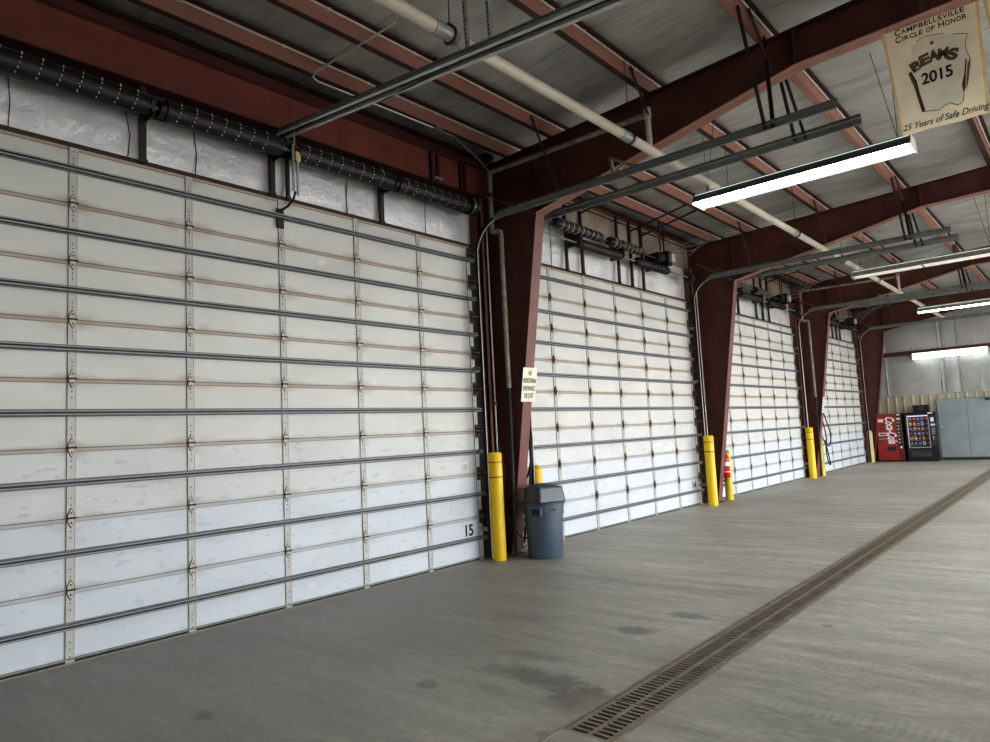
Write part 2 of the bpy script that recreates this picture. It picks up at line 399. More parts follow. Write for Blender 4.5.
# back wall
b = MB(); b.box(-.2, W+.2, YE+.02, YE+.2, 0, 6.9, 'wall_dark'); 
v = []; f = []
xs = [-.1+i*.06 for i in range(int((W+.1)/.06)+1)]
pleats = [.78, 2.62, 3.15, 5.2, 7.4, 9.6, 11.6]
zs = [2.45, 2.9, 3.4, 3.9, 4.06, 4.5, 5.0, 5.5, 6.3]
for z in zs:
    for x in xs:
        dp = min(abs(x-p-.03*math.sin(z*2)) for p in pleats); t = min(1, dp/.5)
        bul = .05*t**.5 if abs(z-4.06) > .1 else .01
        v.append((x, YE-.02-bul+random.uniform(-.006,.006), z))
n = len(xs)
for j in range(len(zs)-1):
    for i in range(n-1): f.append((j*n+i, j*n+i+1, (j+1)*n+i+1, (j+1)*n+i))
b.add(v, f, 'back_foil')
st(b.build('wall_back', smooth=True))
for k, p in enumerate((.80, 1.72, 2.62, 2.72, 3.18, 4.3, 5.3, 7.0, 9.0)):
    for q, (z0, z1) in enumerate(((2.48, 3.98), (4.17, 6.1))):
        b = MB(); w = .03 if k in (0, 2, 6) else .008
        b.prism([(p-w, YE-.05), (p, YE-.05-w*1.6), (p+w*.4, YE-.05)], 2, z0, z1, 'wall_foil' if w > .02 else 'dgrey'); st(b.build('trim_%d' % (40+k*2+q)))
b = MB()
x = -.1
poly = []
while x < 12.4:
    poly += [(x, 0), (x+.20, 0), (x+.22, -.035), (x+.265, -.035), (x+.285, 0)]; x += .285
v = [(p[0], YE-.01+p[1], z) for z in (0, 2.46) for p in poly]; n = len(poly)
b.add(v, [(i, i+1, n+i+1, n+i) for i in range(n-1)], 'tan')
b.box(-.1, 12.4, YE-.05, YE, 2.455, 2.475, 'grate_frame')
st(b.build('baseboard_back'))
b = MB(); b.box(-.05, W, YE-.20, YE-.05, 4.0, 4.02, 'steel_red'); b.box(-.05, W, YE-.07, YE-.05, 3.99, 4.16, 'steel_red'); b.box(-.05, W, YE-.20, YE-.18, 4.02, 4.06, 'steel_red')
tag(b.build('wall_girt'), 'red horizontal steel girt crossing the grey back wall', 'girt')

# ceiling: insulation sagging between purlins
PX = [-.15, .52, 1.35, 2.90, 4.36, 5.83, 7.3, 8.8, 10.3, 11.8]
b = MB(); v = []; f = []
xs = []
for a, c in zip(PX[:-1], PX[1:]): xs += [a+(c-a)*k/8 for k in range(8)]
xs.append(PX[-1]); xs.append(W+.1)
ys = [YN+(YE-YN)*k/150 for k in range(151)]
for y in ys:
    for x in xs:
        t = 0
        for a, c in zip(PX[:-1], PX[1:]):
            if a <= x <= c: t = math.sin(PI*(x-a)/(c-a))
        v.append((x, y, zr(x)+.235-.05*t*(1 if x > 1.35 else .4)*(1+.4*math.sin(y*3.43))+.012*math.sin(y*9+x*2)))
n = len(xs)
for j in range(len(ys)-1):
    for i in range(n-1): f.append((j*n+i, (j+1)*n+i, (j+1)*n+i+1, j*n+i+1))
b.add(v, f, 'roof_foil')
b.box(-.3, W+.3, YN-.1, YE+.2, 6.95, 7.0, 'wall_dark')
st(b.build('ceiling', smooth=True))

# ------------------------------------------------------------------ purlins
pw = ['first from the doors, close to the eave', 'second from the doors, left of the long cream pipe', 'third from the doors, above the long cream pipe', 'fourth from the doors, holding the track hangers',
      'fifth from the doors, behind the hanging banner', 'sixth from the doors', 'seventh from the doors', 'eighth from the doors', 'ninth from the doors']
for i, x in enumerate(PX[1:]):
    z = zr(x)
    b = MB()
    b.box(x-.004, x+.004, YN, YE-.1, z, z+.205, 'purlin')
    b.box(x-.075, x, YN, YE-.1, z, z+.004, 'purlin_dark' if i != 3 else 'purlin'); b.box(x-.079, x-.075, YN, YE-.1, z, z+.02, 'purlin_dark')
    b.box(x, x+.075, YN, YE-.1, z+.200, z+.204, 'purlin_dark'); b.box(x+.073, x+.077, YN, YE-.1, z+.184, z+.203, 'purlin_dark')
    r = b.build('roof_purlin'); tag(r, 'faded red roof purlin, ' + pw[i], 'purlin')
    b = MB(); b.tube([(x+.022, YN, z+.165), (x+.022, YE-.1, z+.165)], .011, 'conduit', 6)
    y = YN+.6
    while y < YE-.3:
        b.box(x+.004, x+.034, y, y+.02, z+.15, z+.18, 'conduit'); y += 1.15
    cnd = b.build('conduit', r, smooth=True)
# eave member
b = MB(); b.box(-.08, 0, YN, YE-.1, 6.04, 6.06, 'steel_dark'); b.box(-.085, -.08, YN, YE-.1, 5.86, 6.06, 'steel_red'); b.box(-.08, 0, YN, YE-.1, 5.86, 5.87, 'steel_red')
tag(b.build('eave_strut'), 'red steel eave strut running along the top of the door wall', 'beam')

# ------------------------------------------------------------------ frames
FB = ['behind the camera', 'nearest in view, with the cream warning sign', 'second in view, with the extinguisher bollard beside it', 'third in view, with the black hoses', 'farthest, against the back wall']
def frame(i, yc):
    r = empty('portal_frame', (0, yc, 0))
    tag(r, 'red steel column and rafter frame, ' + FB[i], 'frame')
    ci = lambda z: .20+.158*z                       # inner edge of the column
    kz = 4.93; kx = ci(kz); rx, rzb = 4.67, 5.665
    xe = W-.1
    # column
    b = MB()
    b.prism([(-.06, 0), (ci(0), 0), (kx, kz), (kx, zr(kx)), (-.06, zr(-.06))], 1, -.006, .006, 'steel_red')
    b.box(-.06, .30, -.12, .12, 0, .018, 'steel_red')
    cw = b.build('column_web', r)
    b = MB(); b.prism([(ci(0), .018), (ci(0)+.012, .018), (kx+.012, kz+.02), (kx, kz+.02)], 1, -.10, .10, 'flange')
    b.build('column_flange', r)
    b = MB(); b.box(-.072, -.06, -.10, .10, 0, 6.0, 'steel_dark'); b.build('outer_flange', r)
    b = MB(); b.box(kx, kx+.012, -.10, .10, kz+.02, zr(kx)-.02, 'steel_red'); b.build('stiffener', r)
    b = MB(); b.box(rx-.006, rx+.006, -.09, .09, rzb+.02, zr(rx)-.02, 'steel_red')
    b.build('stiffener', r)
    for k in range(2):
        b = MB(); b.tube([(kx, -.07+.05*k, kz-.05), (kx+.026, -.07+.05*k, kz-.05)], .012, 'galv_bright', 6); b.build('bolt', r)
    # rafter
    b = MB()
    b.prism([(kx, kz), (rx, rzb), (xe-3.7, rzb+.10), (xe-.9, 5.2), (xe-.9, 0), (xe, 0), (xe, zr(xe)), (kx, zr(kx))], 1, -.006, .006, 'steel_red')
    b.build('rafter_web', r)
    b = MB()
    pts = [(kx, kz), (rx, rzb), (xe-3.7, rzb+.10), (xe-.9, 5.2), (xe-.55, 0)]
    for (x0, z0), (x1, z1) in zip(pts[:-1], pts[1:]):
        b.prism([(x0, z0), (x1, z1), (x1, z1+.012), (x0, z0+.012)], 1, -.10, .10, 'purlin')
    b.build('bottom_flange', r)
    b = MB(); b.prism([(-.06, zr(-.06)-.012), (xe, zr(xe)-.012), (xe, zr(xe)), (-.06, zr(-.06))], 1, -.10, .10, 'steel_dark')
    b.build('top_flange', r)
    # flange braces
    zb = lambda x: kz+(x-kx)*(rzb-kz)/(rx-kx) if x < rx else rzb+.01
    for k, x in enumerate((1.35, 2.9, 4.36, 5.83)):
        for sgn in ((-1, 1) if k % 2 == 0 else (-1,)):
            b = MB(); b.angle((x+.02, sgn*.62, zr(x)+.13), (x+.05, sgn*.09, zb(x+.05)+.03), .032, .005, 'purlin_dark' if i < 2 else 'steel_red')
            b.build('flange_brace', r)
    return r
FR = [frame(i, y) for i, y in enumerate(FY)]

# door jamb channels either side of every column
for i, c in enumerate(DC):
    for s, nm in ((1, 'right'), (-1, 'left')):
        y = c+s*(HW+.20)
        if i == 3 and s == 1: y = c+HW+.14
        b = MB(); b.box(-.08, .055, y-.085, y-.077, 0, 5.36, 'steel_red'); b.box(-.08, .055, y+.077, y+.085, 0, 5.36, 'steel_red'); b.box(-.04, -.03, y-.08, y+.08, 0, 5.36, 'steel_red'); b.box(.047, .055, y+.03 if s > 0 else y-.085, y+.085 if s > 0 else y-.03, 0, 5.36, 'purlin')
        b.box(-.085, .0, min(y-s*.19, y-s*.09), max(y-s*.19, y-s*.09), 0, 4.6, 'rubber')
        tag(b.build('door_jamb'), 'dark red steel jamb channel on the %s side of the %s' % (nm, LBL[i].replace('over the ', '')), 'jamb')

# ------------------------------------------------------------------ doors
hb = MB()   # hinge
M['hinge_dark'] = mat('rust blackened hinge and edge shade', (.075, .05, .035), .7, .2, .5, 30)
hb.add([(0.012,0,.085),(0.012,.028,.03),(0.012,.028,-.03),(0.012,0,-.085),(0.012,-.028,-.03),(0.012,-.028,.03),
        (.022,0,.08),(.022,.024,.028),(.022,.024,-.028),(.022,0,-.08),(.022,-.024,-.028),(.022,-.024,.028)],
       [(6,11,10,9,8,7)]+[(i,(i+1)%6,6+(i+1)%6,6+i) for i in range(6)], 'hinge')
hb.add([(.013,0,.092),(.013,.032,.032),(.013,.032,-.032),(.013,0,-.092),(.013,-.032,-.032),(.013,-.032,.032)], [(0,5,4,3,2,1)], 'hinge_dark')  # dark rim behind the plate: shading of its edges built as a backing
hb.tube([(.026, -.038, 0), (.026, .038, 0)], .008, 'rust', 8)
hb.box(.022, .026, -.006, .006, .035, .05, 'dgrey'); hb.box(.022, .026, -.006, .006, -.05, -.035, 'dgrey')
hinge0 = hb.build('hinge'); hinge_me = hinge0.data; bpy.data.objects.remove(hinge0)
hinge_me2 = hinge_me.copy(); hinge_me2.materials[0] = M['hinge_dark']
eb = MB()   # end hinge with roller
eb.box(.010, .024, -.045, .045, -.10, .09, 'rust'); eb.tube([(.05, -.05, 0), (.05, .17, 0)], .009, 'galv_dark', 8)
eb.box(.02, .075, -.03, -.022, -.04, .04, 'rust'); eb.box(.02, .075, .022, .03, -.04, .04, 'rust'); eb.tube([(.05, .135, 0), (.05, .165, 0)], .028, 'rubber', 12)
e0 = eb.build('roller_hinge'); end_me = e0.data; bpy.data.objects.remove(e0)
def end_copy(parent, y, z, s):
    o = bpy.data.objects.new('roller_hinge', end_me); C.objects.link(o); o.parent = parent; o.location = (0, y, z); o.scale = (1, s, 1); return o
stile_me = {}; panel_me = {}; strut_me = None
for i, c in enumerate(DC):
    d = empty('door_%d' % (i+1), (0, c, 0)); st(d)
    d['label'] = 'white sectional overhead door, ' + ['nearest, numbered 15', 'second, numbered 14', 'third from the camera', 'farthest from the camera'][i]
    for k in range(8):
        h = ZB[k+1]-ZB[k]
        if k not in panel_me:
            b = MB(); g = .006
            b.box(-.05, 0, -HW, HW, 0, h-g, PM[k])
            b.box(-.045, -.01, -HW+.01, HW-.01, h-g-.001, h, 'dgrey')
            po = b.build('panel'); panel_me[k] = po.data; bpy.data.objects.remove(po)
            b = MB(); w = .036
            b.box(0, .010, -w, w, .004, h-.012, 'stile'); b.box(.010, .0115, -w-.001, -w+.003, .004, h-.012, 'dgrey'); b.box(0, .014, w-.004, w, .004, h-.012, 'stile')
            for zz in (.05, .11, h*.28, h*.72, h-.17, h-.115, h-.05):
                b.tube([(.009, 0, zz), (.0135, 0, zz)], .006, 'dgrey', 6)
            so = b.build('stile'); stile_me[k] = so.data; bpy.data.objects.remove(so)
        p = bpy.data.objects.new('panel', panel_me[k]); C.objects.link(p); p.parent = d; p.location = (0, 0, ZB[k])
        for j in range(-3, 4):
            yy = j*S if abs(j) < 3 else (HW-.06)*(1 if j > 0 else -1)
            q = bpy.data.objects.new('stile', stile_me[k]); C.objects.link(q); q.parent = p; q.location = (0, yy, 0)
            if k < 7 and abs(j) < 3:
                q = bpy.data.objects.new('hinge', hinge_me if i == 0 else hinge_me2); C.objects.link(q); q.parent = p; q.location = (0, yy, h)
        for s in (1, -1): end_copy(p, s*(HW-.03), h if k < 7 else h-.12, s)
        # strut
        if strut_me is None:
            b = MB(); L = HW+.05
            b.box(.012, .016, -L, L, -.034, .034, 'galv'); b.box(.016, .062, -L, L, .018, .021, 'galv'); b.box(.016, .062, -L, L, -.021, -.018, 'galv')
            b.box(.058, .062, -L, L, .009, .021, 'galv_lip'); b.box(.058, .062, -L, L, -.021, -.009, 'galv_lip'); b.box(.016, .020, -L, L, -.018, .018, 'dgrey')
            so = b.build('strut'); strut_me = so.data; bpy.data.objects.remove(so)
        q = bpy.data.objects.new('strut', strut_me); C.objects.link(q); q.parent = d; q.location = (0, 0, (ZB[k]+ZB[k+1])/2+(.05 if k == 7 else .0))
    b = MB(); b.box(-.045, .008, -HW, HW, -.0, .022, 'rubber'); b.box(.0, .016, -HW, HW, .022, .04, 'galv_dark'); b.build('bottom_seal', d)
    b = MB(); b.box(-.07, -.01, -HW-.02, HW+.02, 4.575, 4.615, 'steel_dark'); b.box(-.06, .0, -HW, HW, 4.574, 4.584, 'rust'); b.build('top_lip', d)
    # tan strip in place of the light leaking under the door
    b = MB(); b.box(.012, .05, c-HW-.1, c+HW+.05, 0, .004, 'tan'); st(b.build('trim_%d' % (i+20)))
for i, (txt, yy, zz) in enumerate((('15', 7.065, .43), ('14', 14.255, .435))):
    par = [o for o in bpy.data.objects['door_%d' % (i+1)].children if o.name.startswith('panel') and abs(o.location.z) < .01][0]
    text_mesh('door_number', txt, .215, 'ink', par, Matrix.Translation((.004, yy-DC[i], zz)) @ RX, bold=.006, sx=.92)
# sticker on door 1
b = MB(); b.box(.001, .003, -.065, .065, -.06, .065, 'white')
for k in range(4): b.box(.003, .004, -.045, .045, .035-.026*k, .043-.026*k, 'screen' if k == 0 else 'ink_grey')
par = [o for o in bpy.data.objects['door_1'].children if o.name.startswith('panel') and abs(o.location.z-1.2192) < .01][0]
o = b.build('sticker', par); o.location = (0, 7.05-DC[0], 1.335-1.2192)

# ------------------------------------------------------------------ tracks
def track(y, zt, s, label, xe=5.15, hang=True):
    r = empty('door_track', (0, y, 0)); tag(r, label, 'track')
    R_ = .50
    pth = [(.20, 0, .03), (.20, 0, 1.5), (.20, 0, 3.0), (.20, 0, zt-R_)]+[(.20+R_-R_*math.cos(a), 0, zt-R_+R_*math.sin(a)) for a in [math.radians(90*k/10) for k in range(1, 11)]]
    pv = pth[:4+8]; ph = pth[11:]+[(xe, 0, zt)]
    def sweep(p, w, m, par, nm):
        b = MB(); v = []; f = []
        for i, q in enumerate(p):
            a = Vector(p[max(i-1,0)]); c = Vector(p[min(i+1,len(p)-1)]); d = (c-a).normalized(); nrm = Vector((-d.z, 0, d.x))
            for (dy, dn) in ((-.015,-w),(.012,-w),(.012,w),(-.015,w),(-.015,w-.006),(.006,w-.006),(.006,-w+.006),(-.015,-w+.006)):
                v.append(Vector(q)+nrm*dn+Vector((0,dy*s,0)))
        for i in range(len(p)-1):
            for k in range(8): f.append((i*8+k, i*8+(k+1)%8, (i+1)*8+(k+1)%8, (i+1)*8+k))
        f.append(tuple(range(8))); f.append(tuple(range((len(p)-1)*8, len(p)*8)))
        b.add(v, f, m); return b.build(nm, par)
    sweep(pv, .030, 'post', r, 'vertical_rail'); b = MB(); b.tube([(q[0]+.03 if k < 4 else q[0]+.02, s*-.012, q[2]-(0 if k < 4 else .024)) for k, q in enumerate(pv)], .007, 'conduit', 6); b.build('rail_lip', r, smooth=True); sweep(ph, .034, 'galv_dark', r, 'horizontal_rail')
    b = MB(); b.angle((.62, s*.022, zt+.03), (xe, s*.022, zt+.03), .05, .005, 'galv_dark', (0,0,1)); b.build('track_angle', r)
    # brackets to the wall
    for z in (.4, 1.5, 2.7, 3.9):
        b = MB(); b.box(-.05, .20, .012*s, .02*s, z, z+.06, 'galv_dark') if s > 0 else b.box(-.05, .20, .02*s, .012*s, z, z+.06, 'galv_dark')
        b.build('track_bracket', r)
    if hang:
        xh = 4.42
        for dx, dy in ((0, -.04), (.12, .25*s)):
            b = MB(); b.angle((4.36+dx*.2, -.35 if dy < 0 else .45, 6.12), (xh+dx, .0, zt-.03), .04, .005, 'post'); b.build('hanger', r)
    return r
TN = ['nearest', 'second', 'third', 'farthest']
for i, c in enumerate(DC):
    track(c-HW+.06, [4.9, 5.03, 5.05, 5.08][i], -1, 'curved steel door track at the left side of the %s door' % TN[i])
    track(c+HW-.06, [4.87, 5.0, 5.03, 5.06][i], 1, 'curved steel door track at the right side of the %s door' % TN[i])

# ------------------------------------------------------------------ header beam over the nearest door
b = MB()
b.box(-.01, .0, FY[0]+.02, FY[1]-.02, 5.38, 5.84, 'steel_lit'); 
hbm = empty('header_beam', (0, DC[0], 5.38)); tag(hbm, 'wide flat red header beam over the black springs of the nearest door', 'beam')
o = b.build('web', hbm); o.location = (0, -DC[0], -5.38)
b = MB(); b.box(-.10, .085, FY[0]+.02, FY[1]-.1, 5.84, 5.852, 'steel_red'); o = b.build('top_flange', hbm); o.location = (0, -DC[0], -5.38)
b = MB(); b.box(-.10, .085, FY[0]+.02, FY[1]-.1, 5.368, 5.38, 'steel_dark'); o = b.build('bottom_flange', hbm); o.location = (0, -DC[0], -5.38)
for y in (4.35, 6.62, 6.74, 7.22, 7.30):
    b = MB(); b.box(0, .05, y-.02, y+.02, 5.385, 5.82, 'steel_dark') if y > 5 else b.box(0, .004, y-.003, y+.003, 5.38, 5.84, 'steel_dark')
    o = b.build('stiffener', hbm); o.location = (0, -DC[0], -5.38)
b = MB(); b.box(0, .06, 6.66, 6.80, 5.44, 5.47, 'galv_bright'); o = b.build('clamp', hbm); o.location = (0, -DC[0], -5.38)

# ------------------------------------------------------------------ springs and posts
def spring(b, y0, y1, x, z, r, rings, mcol='black'):
    n = max(8, int((y1-y0)/.028)); pts = []; rr = []
    for k in range(n*2+1):
        pts.append((x, y0+(y1-y0)*k/(n*2), z)); rr.append(r if k % 2 else r*.965)
    b.tube(pts, rr, mcol, 20)
def mk_post(y, ztop, par, x0=-.02, w=.055):
    b = MB(); b.box(x0, x0+.05, y-w/2, y+w/2, 4.58, ztop, 'post'); b.box(x0+.05, x0+.055, y-w/2-.01, y+w/2+.01, 4.58, 4.62, 'post'); return b.build('post', par)
sa = empty('torsion_spring_assembly', (0, DC[0], 5.05)); tag(sa, 'thick black door springs on one long shaft above the nearest door', 'door springs')
def put(b, name, par, c, z, smooth=False):
    o = b.build(name, par, smooth=smooth); o.location = (0, -c, -z); return o
b = MB(); b.tube([(.24, 1.0, 5.07), (.24, 7.28, 5.07)], .018, 'galv_dark', 10); put(b, 'shaft', sa, DC[0], 5.05, True)
for (y0, y1) in ((1.15, 2.58), (2.80, 4.02), (4.26, 5.62), (5.76, 7.05)):
    b = MB(); spring(b, y0, y1, .24, 5.07, .108, 0); y = y0+.12
    while y < y1-.05:
        for a in range(-60, 80, 24):
            t = math.radians(a); 
            b.box(.24+.110*math.cos(t)-.003, .24+.110*math.cos(t)+.003, y-.004+.0004*a, y+.004+.0004*a, 5.07+.110*math.sin(t)-.008, 5.07+.110*math.sin(t)+.008, 'conduit')
        y += .155
    put(b, 'spring', sa, DC[0], 5.05, True)
    for y in (y0-.03, y1+.03):
        b = MB(); b.tube([(.24, y-.03, 5.07), (.24, y+.03, 5.07)], .085, 'black', 16); put(b, 'winding_cone', sa, DC[0], 5.05, True)
b = MB(); b.tube([(.24, 7.10, 5.09), (.24, 7.26, 5.09)], .13, 'black', 20); b.tube([(.24, 7.14, 5.09), (.24, 7.15, 5.09)], .132, 'galv_bright', 20); b.tube([(.24, 7.265, 5.09), (.24, 7.275, 5.09)], .10, 'galv_bright', 20); put(b, 'cable_drum', sa, DC[0], 5.05, True)
for y in (2.69, 4.10, 5.69):
    b = MB(); b.box(-.05, .28, y-.006, y+.006, 4.98, 5.16, 'black'); b.box(.26, .275, y-.012, y+.012, 5.02, 5.13, 'galv_bright'); put(b, 'bearing_plate', sa, DC[0], 5.05)
    o = mk_post(y, 5.362, sa); o.location = (0, -DC[0], -5.05)
o = mk_post(4.30, 5.362, sa, w=.03); o.location = (0, -DC[0], -5.05)
b = MB(); b.box(-.08, .04, 1.0, 7.3, 5.10, 5.13, 'rubber'); put(b, 'rubber_strip', sa, DC[0], 5.05)

for i in (1, 2, 3):
    c = DC[i]; dy = c-DC[1]
    sa = empty('torsion_spring_assembly', (0, c, 5.05)); tag(sa, 'black ringed door springs on two stacked shafts above the %s door' % TN[i], 'door springs')
    b = MB(); b.tube([(.30, 8.6+dy, 5.25), (.30, 13.1+dy, 5.20)], .016, 'post', 8); b.tube([(.26, 8.6+dy, 5.03), (.26, 14.42+dy, 5.03)], .016, 'galv_dark', 8); put(b, 'shaft', sa, c, 5.05, True)
    for (y0, y1, x, z, r, ring) in ((9.20, 10.52, .30, 5.25, .088, 1), (10.90, 12.0, .30, 5.24, .088, 1), (9.95, 11.28, .26, 5.03, .085, 0), (11.95, 13.2, .26, 5.03, .085, 2)):
        b = MB(); spring(b, y0+dy, y1+dy, x, z, r, 0)
        if ring:
            y = y0+.12
            while y < y1-.02:
                b.tube([(x, y+dy-.005, z), (x, y+dy+.005, z)], r+.007, 'pvc' if ring == 1 else 'post', 18); y += .15
        put(b, 'spring', sa, c, 5.05, True)
        for ya in (y0-.05, y1):
            b = MB(); b.tube([(x, ya+dy, z), (x, ya+dy+.05, z)], r*.8, 'black', 14); put(b, 'winding_cone', sa, c, 5.05, True)
    b = MB(); b.tube([(.26, 14.18+dy, 5.03), (.26, 14.34+dy, 5.03)], .11, 'black', 18); b.tube([(.26, 14.35+dy, 5.03), (.26, 14.36+dy, 5.03)], .09, 'galv', 18); put(b, 'cable_drum', sa, c, 5.05, True)
    for k, y in enumerate((9.86, 10.36, 11.63, 12.13, 12.60)):
        o = mk_post(y+dy, 5.95 if k in (0, 1, 2) else 5.95, sa, .0, .05 if k % 2 else .04); o.location = (0, -c, -5.05)
        if k in (1, 3, 4):
            b = MB(); b.bar((.02, y+dy, 5.72), (1.32, y+dy+.05, 5.98), .03, .03, 'post'); put(b, 'brace', sa, c, 5.05)
    for yb in (11.28, 12.66, 9.83):
        b = MB(); b.box(.05, .36, yb+dy, yb+.03+dy, 4.97, 5.32, 'black'); put(b, 'bearing_plate', sa, c, 5.05)
    # operator motor
    mo = empty('door_operator', (.30, 13.0+dy, 5.22)); tag(mo, 'black door operator motor with white control box beside the springs of the %s door' % TN[i], 'motor')
    b = MB(); b.tube([(0, -.28, .03), (0, -.05, .03)], .10, 'black', 16); b.tube([(0, -.31, .03), (0, -.28, .03)], .07, 'post', 16); b.build('motor', mo, smooth=True)
    b = MB(); b.box(-.12, .14, -.05, .12, -.13, .17, 'black'); b.build('gearbox', mo, bevel=.01)
    b = MB(); b.box(.14, .20, .0, .14, -.06, .10, 'white_pipe'); b.build('control_box', mo)
    for s in (-.08, .08):
        b = MB(); b.box(-.02, .0, s-.015, s+.015, .17, .86, 'post'); b.build('mounting_strap', mo)
    # tangle of cables
    cb = empty('electrical_cable', (.35, 13.6+dy, 5.4)); tag(cb, 'loose grey cables looping from the %s door operator to the roof' % TN[i], 'cable')
    for k in range(4):
        a = Vector((.10, -.50, -.1+.05*k)); e = Vector((.35+.25*k, .55, .42)); mid = Vector((.25+.12*k, .0+.1*k, -.25+.22*k))
        pts = [a.lerp(mid, t).lerp(mid.lerp(e, t), t) for t in [q/12 for q in range(13)]]
        b = MB(); b.tube(pts, .008, 'cable', 6); b.build('cable_run', cb, smooth=True)

# ------------------------------------------------------------------ centre operator rail of the nearest door
rl = empty('operator_rail', (.05, 4.2, 5.33)); tag(rl, 'long grey steel operator rail sloping out from above the centre of the nearest door', 'rail')
a, e = Vector((0, 0, 0)), Vector((4.9, .0, -.50))
for dy, nm in ((-.04, 'rail_angle'), (.04, 'rail_angle')):
    b = MB(); s = Vector((0, dy, 0))
    b.bar(a+s, e+s, .006, .06, 'rail_zinc'); b.bar(a+s+Vector((0,dy*.5,-.03)), e+s+Vector((0,dy*.5,-.03)), .04, .005, 'rail_zinc'); b.bar(a+s+Vector((0,dy*.5,.03)), e+s+Vector((0,dy*.5,.03)), .03, .005, 'galv_dark')
    b.build(nm, rl)
b = MB(); b.bar(a+Vector((0,0,-.012)), e+Vector((0,0,-.012)), .018, .03, 'black'); b.build('chain_guide', rl)
for x, dy in ((2.98, -.03), (3.16, .07)):
    b = MB(); b.angle((x, dy, -.26), (x-.03, dy, .82), .035, .004, 'galv_bright', (1,0,0))
    b.bar((x+.012, dy-.012, -.25), (x-.018, dy-.012, .82), .012, .03, 'rail_zinc', (1,0,0))
    for k in range(26): b.box(x+.002-k*.0011, x+.020-k*.0011, dy-.022, dy-.017, -.25+k*.04, -.24+k*.04, 'dgrey')
    b.build('hanger', rl)
ar = empty('operator_arm', (.25, .02, -.13)); ar.parent = rl
b = MB(); b.box(-.004, .02, -.045, -.025, -.62, -.08, 'galv_bright'); b.box(-.004, .02, .01, .03, -.66, -.10, 'galv_bright')
for k in range(16): b.box(.02, .022, -.038, -.032, -.60+k*.032, -.588+k*.032, 'dgrey')
b.build('slotted_bar', ar)
b = MB(); b.tube([(.0, -.01, .09), (.0, -.01, -.10)], .009, 'galv_bright', 8); b.tube([(0, -.01, -.06), (0, -.01, -.09)], .02, 'redband', 8); b.build('release_link', ar)
b = MB(); b.box(.022, .028, -.01, .05, -.27, -.16, 'yellow_pale'); b.build('warning_tag', ar)
b = MB(); b.tube([(0, -.01, -.62), (-.02, -.02, -.70), (-.12, -.03, -.76), (-.24, -.04, -.78)], .014, 'black', 8); b.box(-.29, -.26, -.08, .0, -.98, -.76, 'black'); b.build('door_bracket', ar)
b = MB(); b.tube([(0, 0, 0), (3.1, .35, .15)], .006, 'black', 6)
o = b.build('cable'); o.location = (1.9, 4.15, 5.02); tag(o, 'thin black cable stretched just below the operator rail', 'cable')

# ------------------------------------------------------------------ long cream pipe
pp = empty('overhead_pipe', (2.93, 0, 5.2)); tag(pp, 'long cream plastic pipe hung under the roof along the whole room', 'pipe')
b = MB(); b.tube([(0, -2, 0), (0, 29.6, 0)], .056, 'pvc', 18); b.build('pipe_run', pp, smooth=True)
for y in (4.02, 7.05, 10.0, 13.1, 16.2, 19.4, 22.6, 25.6):
    b = MB(); b.tube([(0, y-.15, 0), (0, y+.12, 0)], .063, 'coupling', 18); cp = b.build('coupling', pp, smooth=True)
    b = MB(); ring = [(.075*math.cos(t), y+.05, .075*math.sin(t)) for t in [2*PI*k/16 for k in range(17)]]
    b.tube(ring, .010, 'post', 6, False); b.box(-.02, .02, y+.02, y+.08, .075, .10, 'post'); b.tube([(0, y+.05, .09), (0, y+.05, zr(2.93)-5.2+.2)], .005, 'post', 6); b.build('hanger', pp, smooth=True)

# branch drain pipes on frames 1 and 3
def branch(i, lab):
    r = empty('drain_pipe', (0, FY[i]-.25, 0)); tag(r, lab, 'pipe')
    b = MB(); b.tube([(.26, 0, 5.70), (2.93, 0, 5.66)], .034, 'pvc_dirty', 12); b.build('horizontal_run', r, smooth=True)
    b = MB(); b.tube([(2.93, 0, 5.74), (2.93, 0, 5.20)], .036, 'pvc', 12); b.tube([(2.93, 0, 5.60), (2.93, 0, 5.74)], .045, 'pvc', 12); b.tube([(2.93, .25, 5.2), (2.93, 0, 5.2)], .03, 'pvc', 12); b.build('drop_leg', r, smooth=True)
    b = MB(); b.tube([(.27, 0, 5.72), (.26, 0, 5.3), (.26, 0, 4.82), (.27, 0, 4.78), (.30, 0, 4.77), (.38, 0, 4.77), (.42, 0, 4.75), (.43, 0, 4.70), (.43, 0, 3.7), (.43, 0, 2.42)], .036, 'pvc_dirty', 12)
    for z in (5.66, 5.35, 4.86, 3.55): b.tube([(.26 if z > 4.8 else .43, 0, z-.03), (.26 if z > 4.8 else .43, 0, z+.03)], .042, 'rust' if z == 5.35 else 'pvc_dirty', 12)
    b.build('down_leg', r, smooth=True)
    b = MB(); b.tube([(.43, 0, 2.42), (.40, 0, .05)], .028, 'rubber', 10); b.build('lower_leg', r, smooth=True)
branch(1, 'cream pipe running along the nearest frame and down beside its column')
branch(3, 'cream pipe running along the third frame and down beside its column')

for i, tx in ((1, 'nearest'), (3, 'third')):
    r = empty('pipe_bracket', (2.42, FY[i]-.36, 5.10)); tag(r, 'cream triangular pipe bracket just below the %s rafter' % tx, 'bracket')
    b = MB()
    b.bar((0,0,.12), (.40,.0,-.13), .035, .035, 'pvc_dirty'); b.build('upper_bar', r)
    b = MB(); b.bar((0,0,.12), (.04,.0,-.12), .035, .035, 'pvc_dirty'); b.build('leg_bar', r)
    b = MB(); b.bar((.04,.0,-.10), (.22,.0,.0), .03, .03, 'pvc_dirty'); b.build('lower_bar', r)
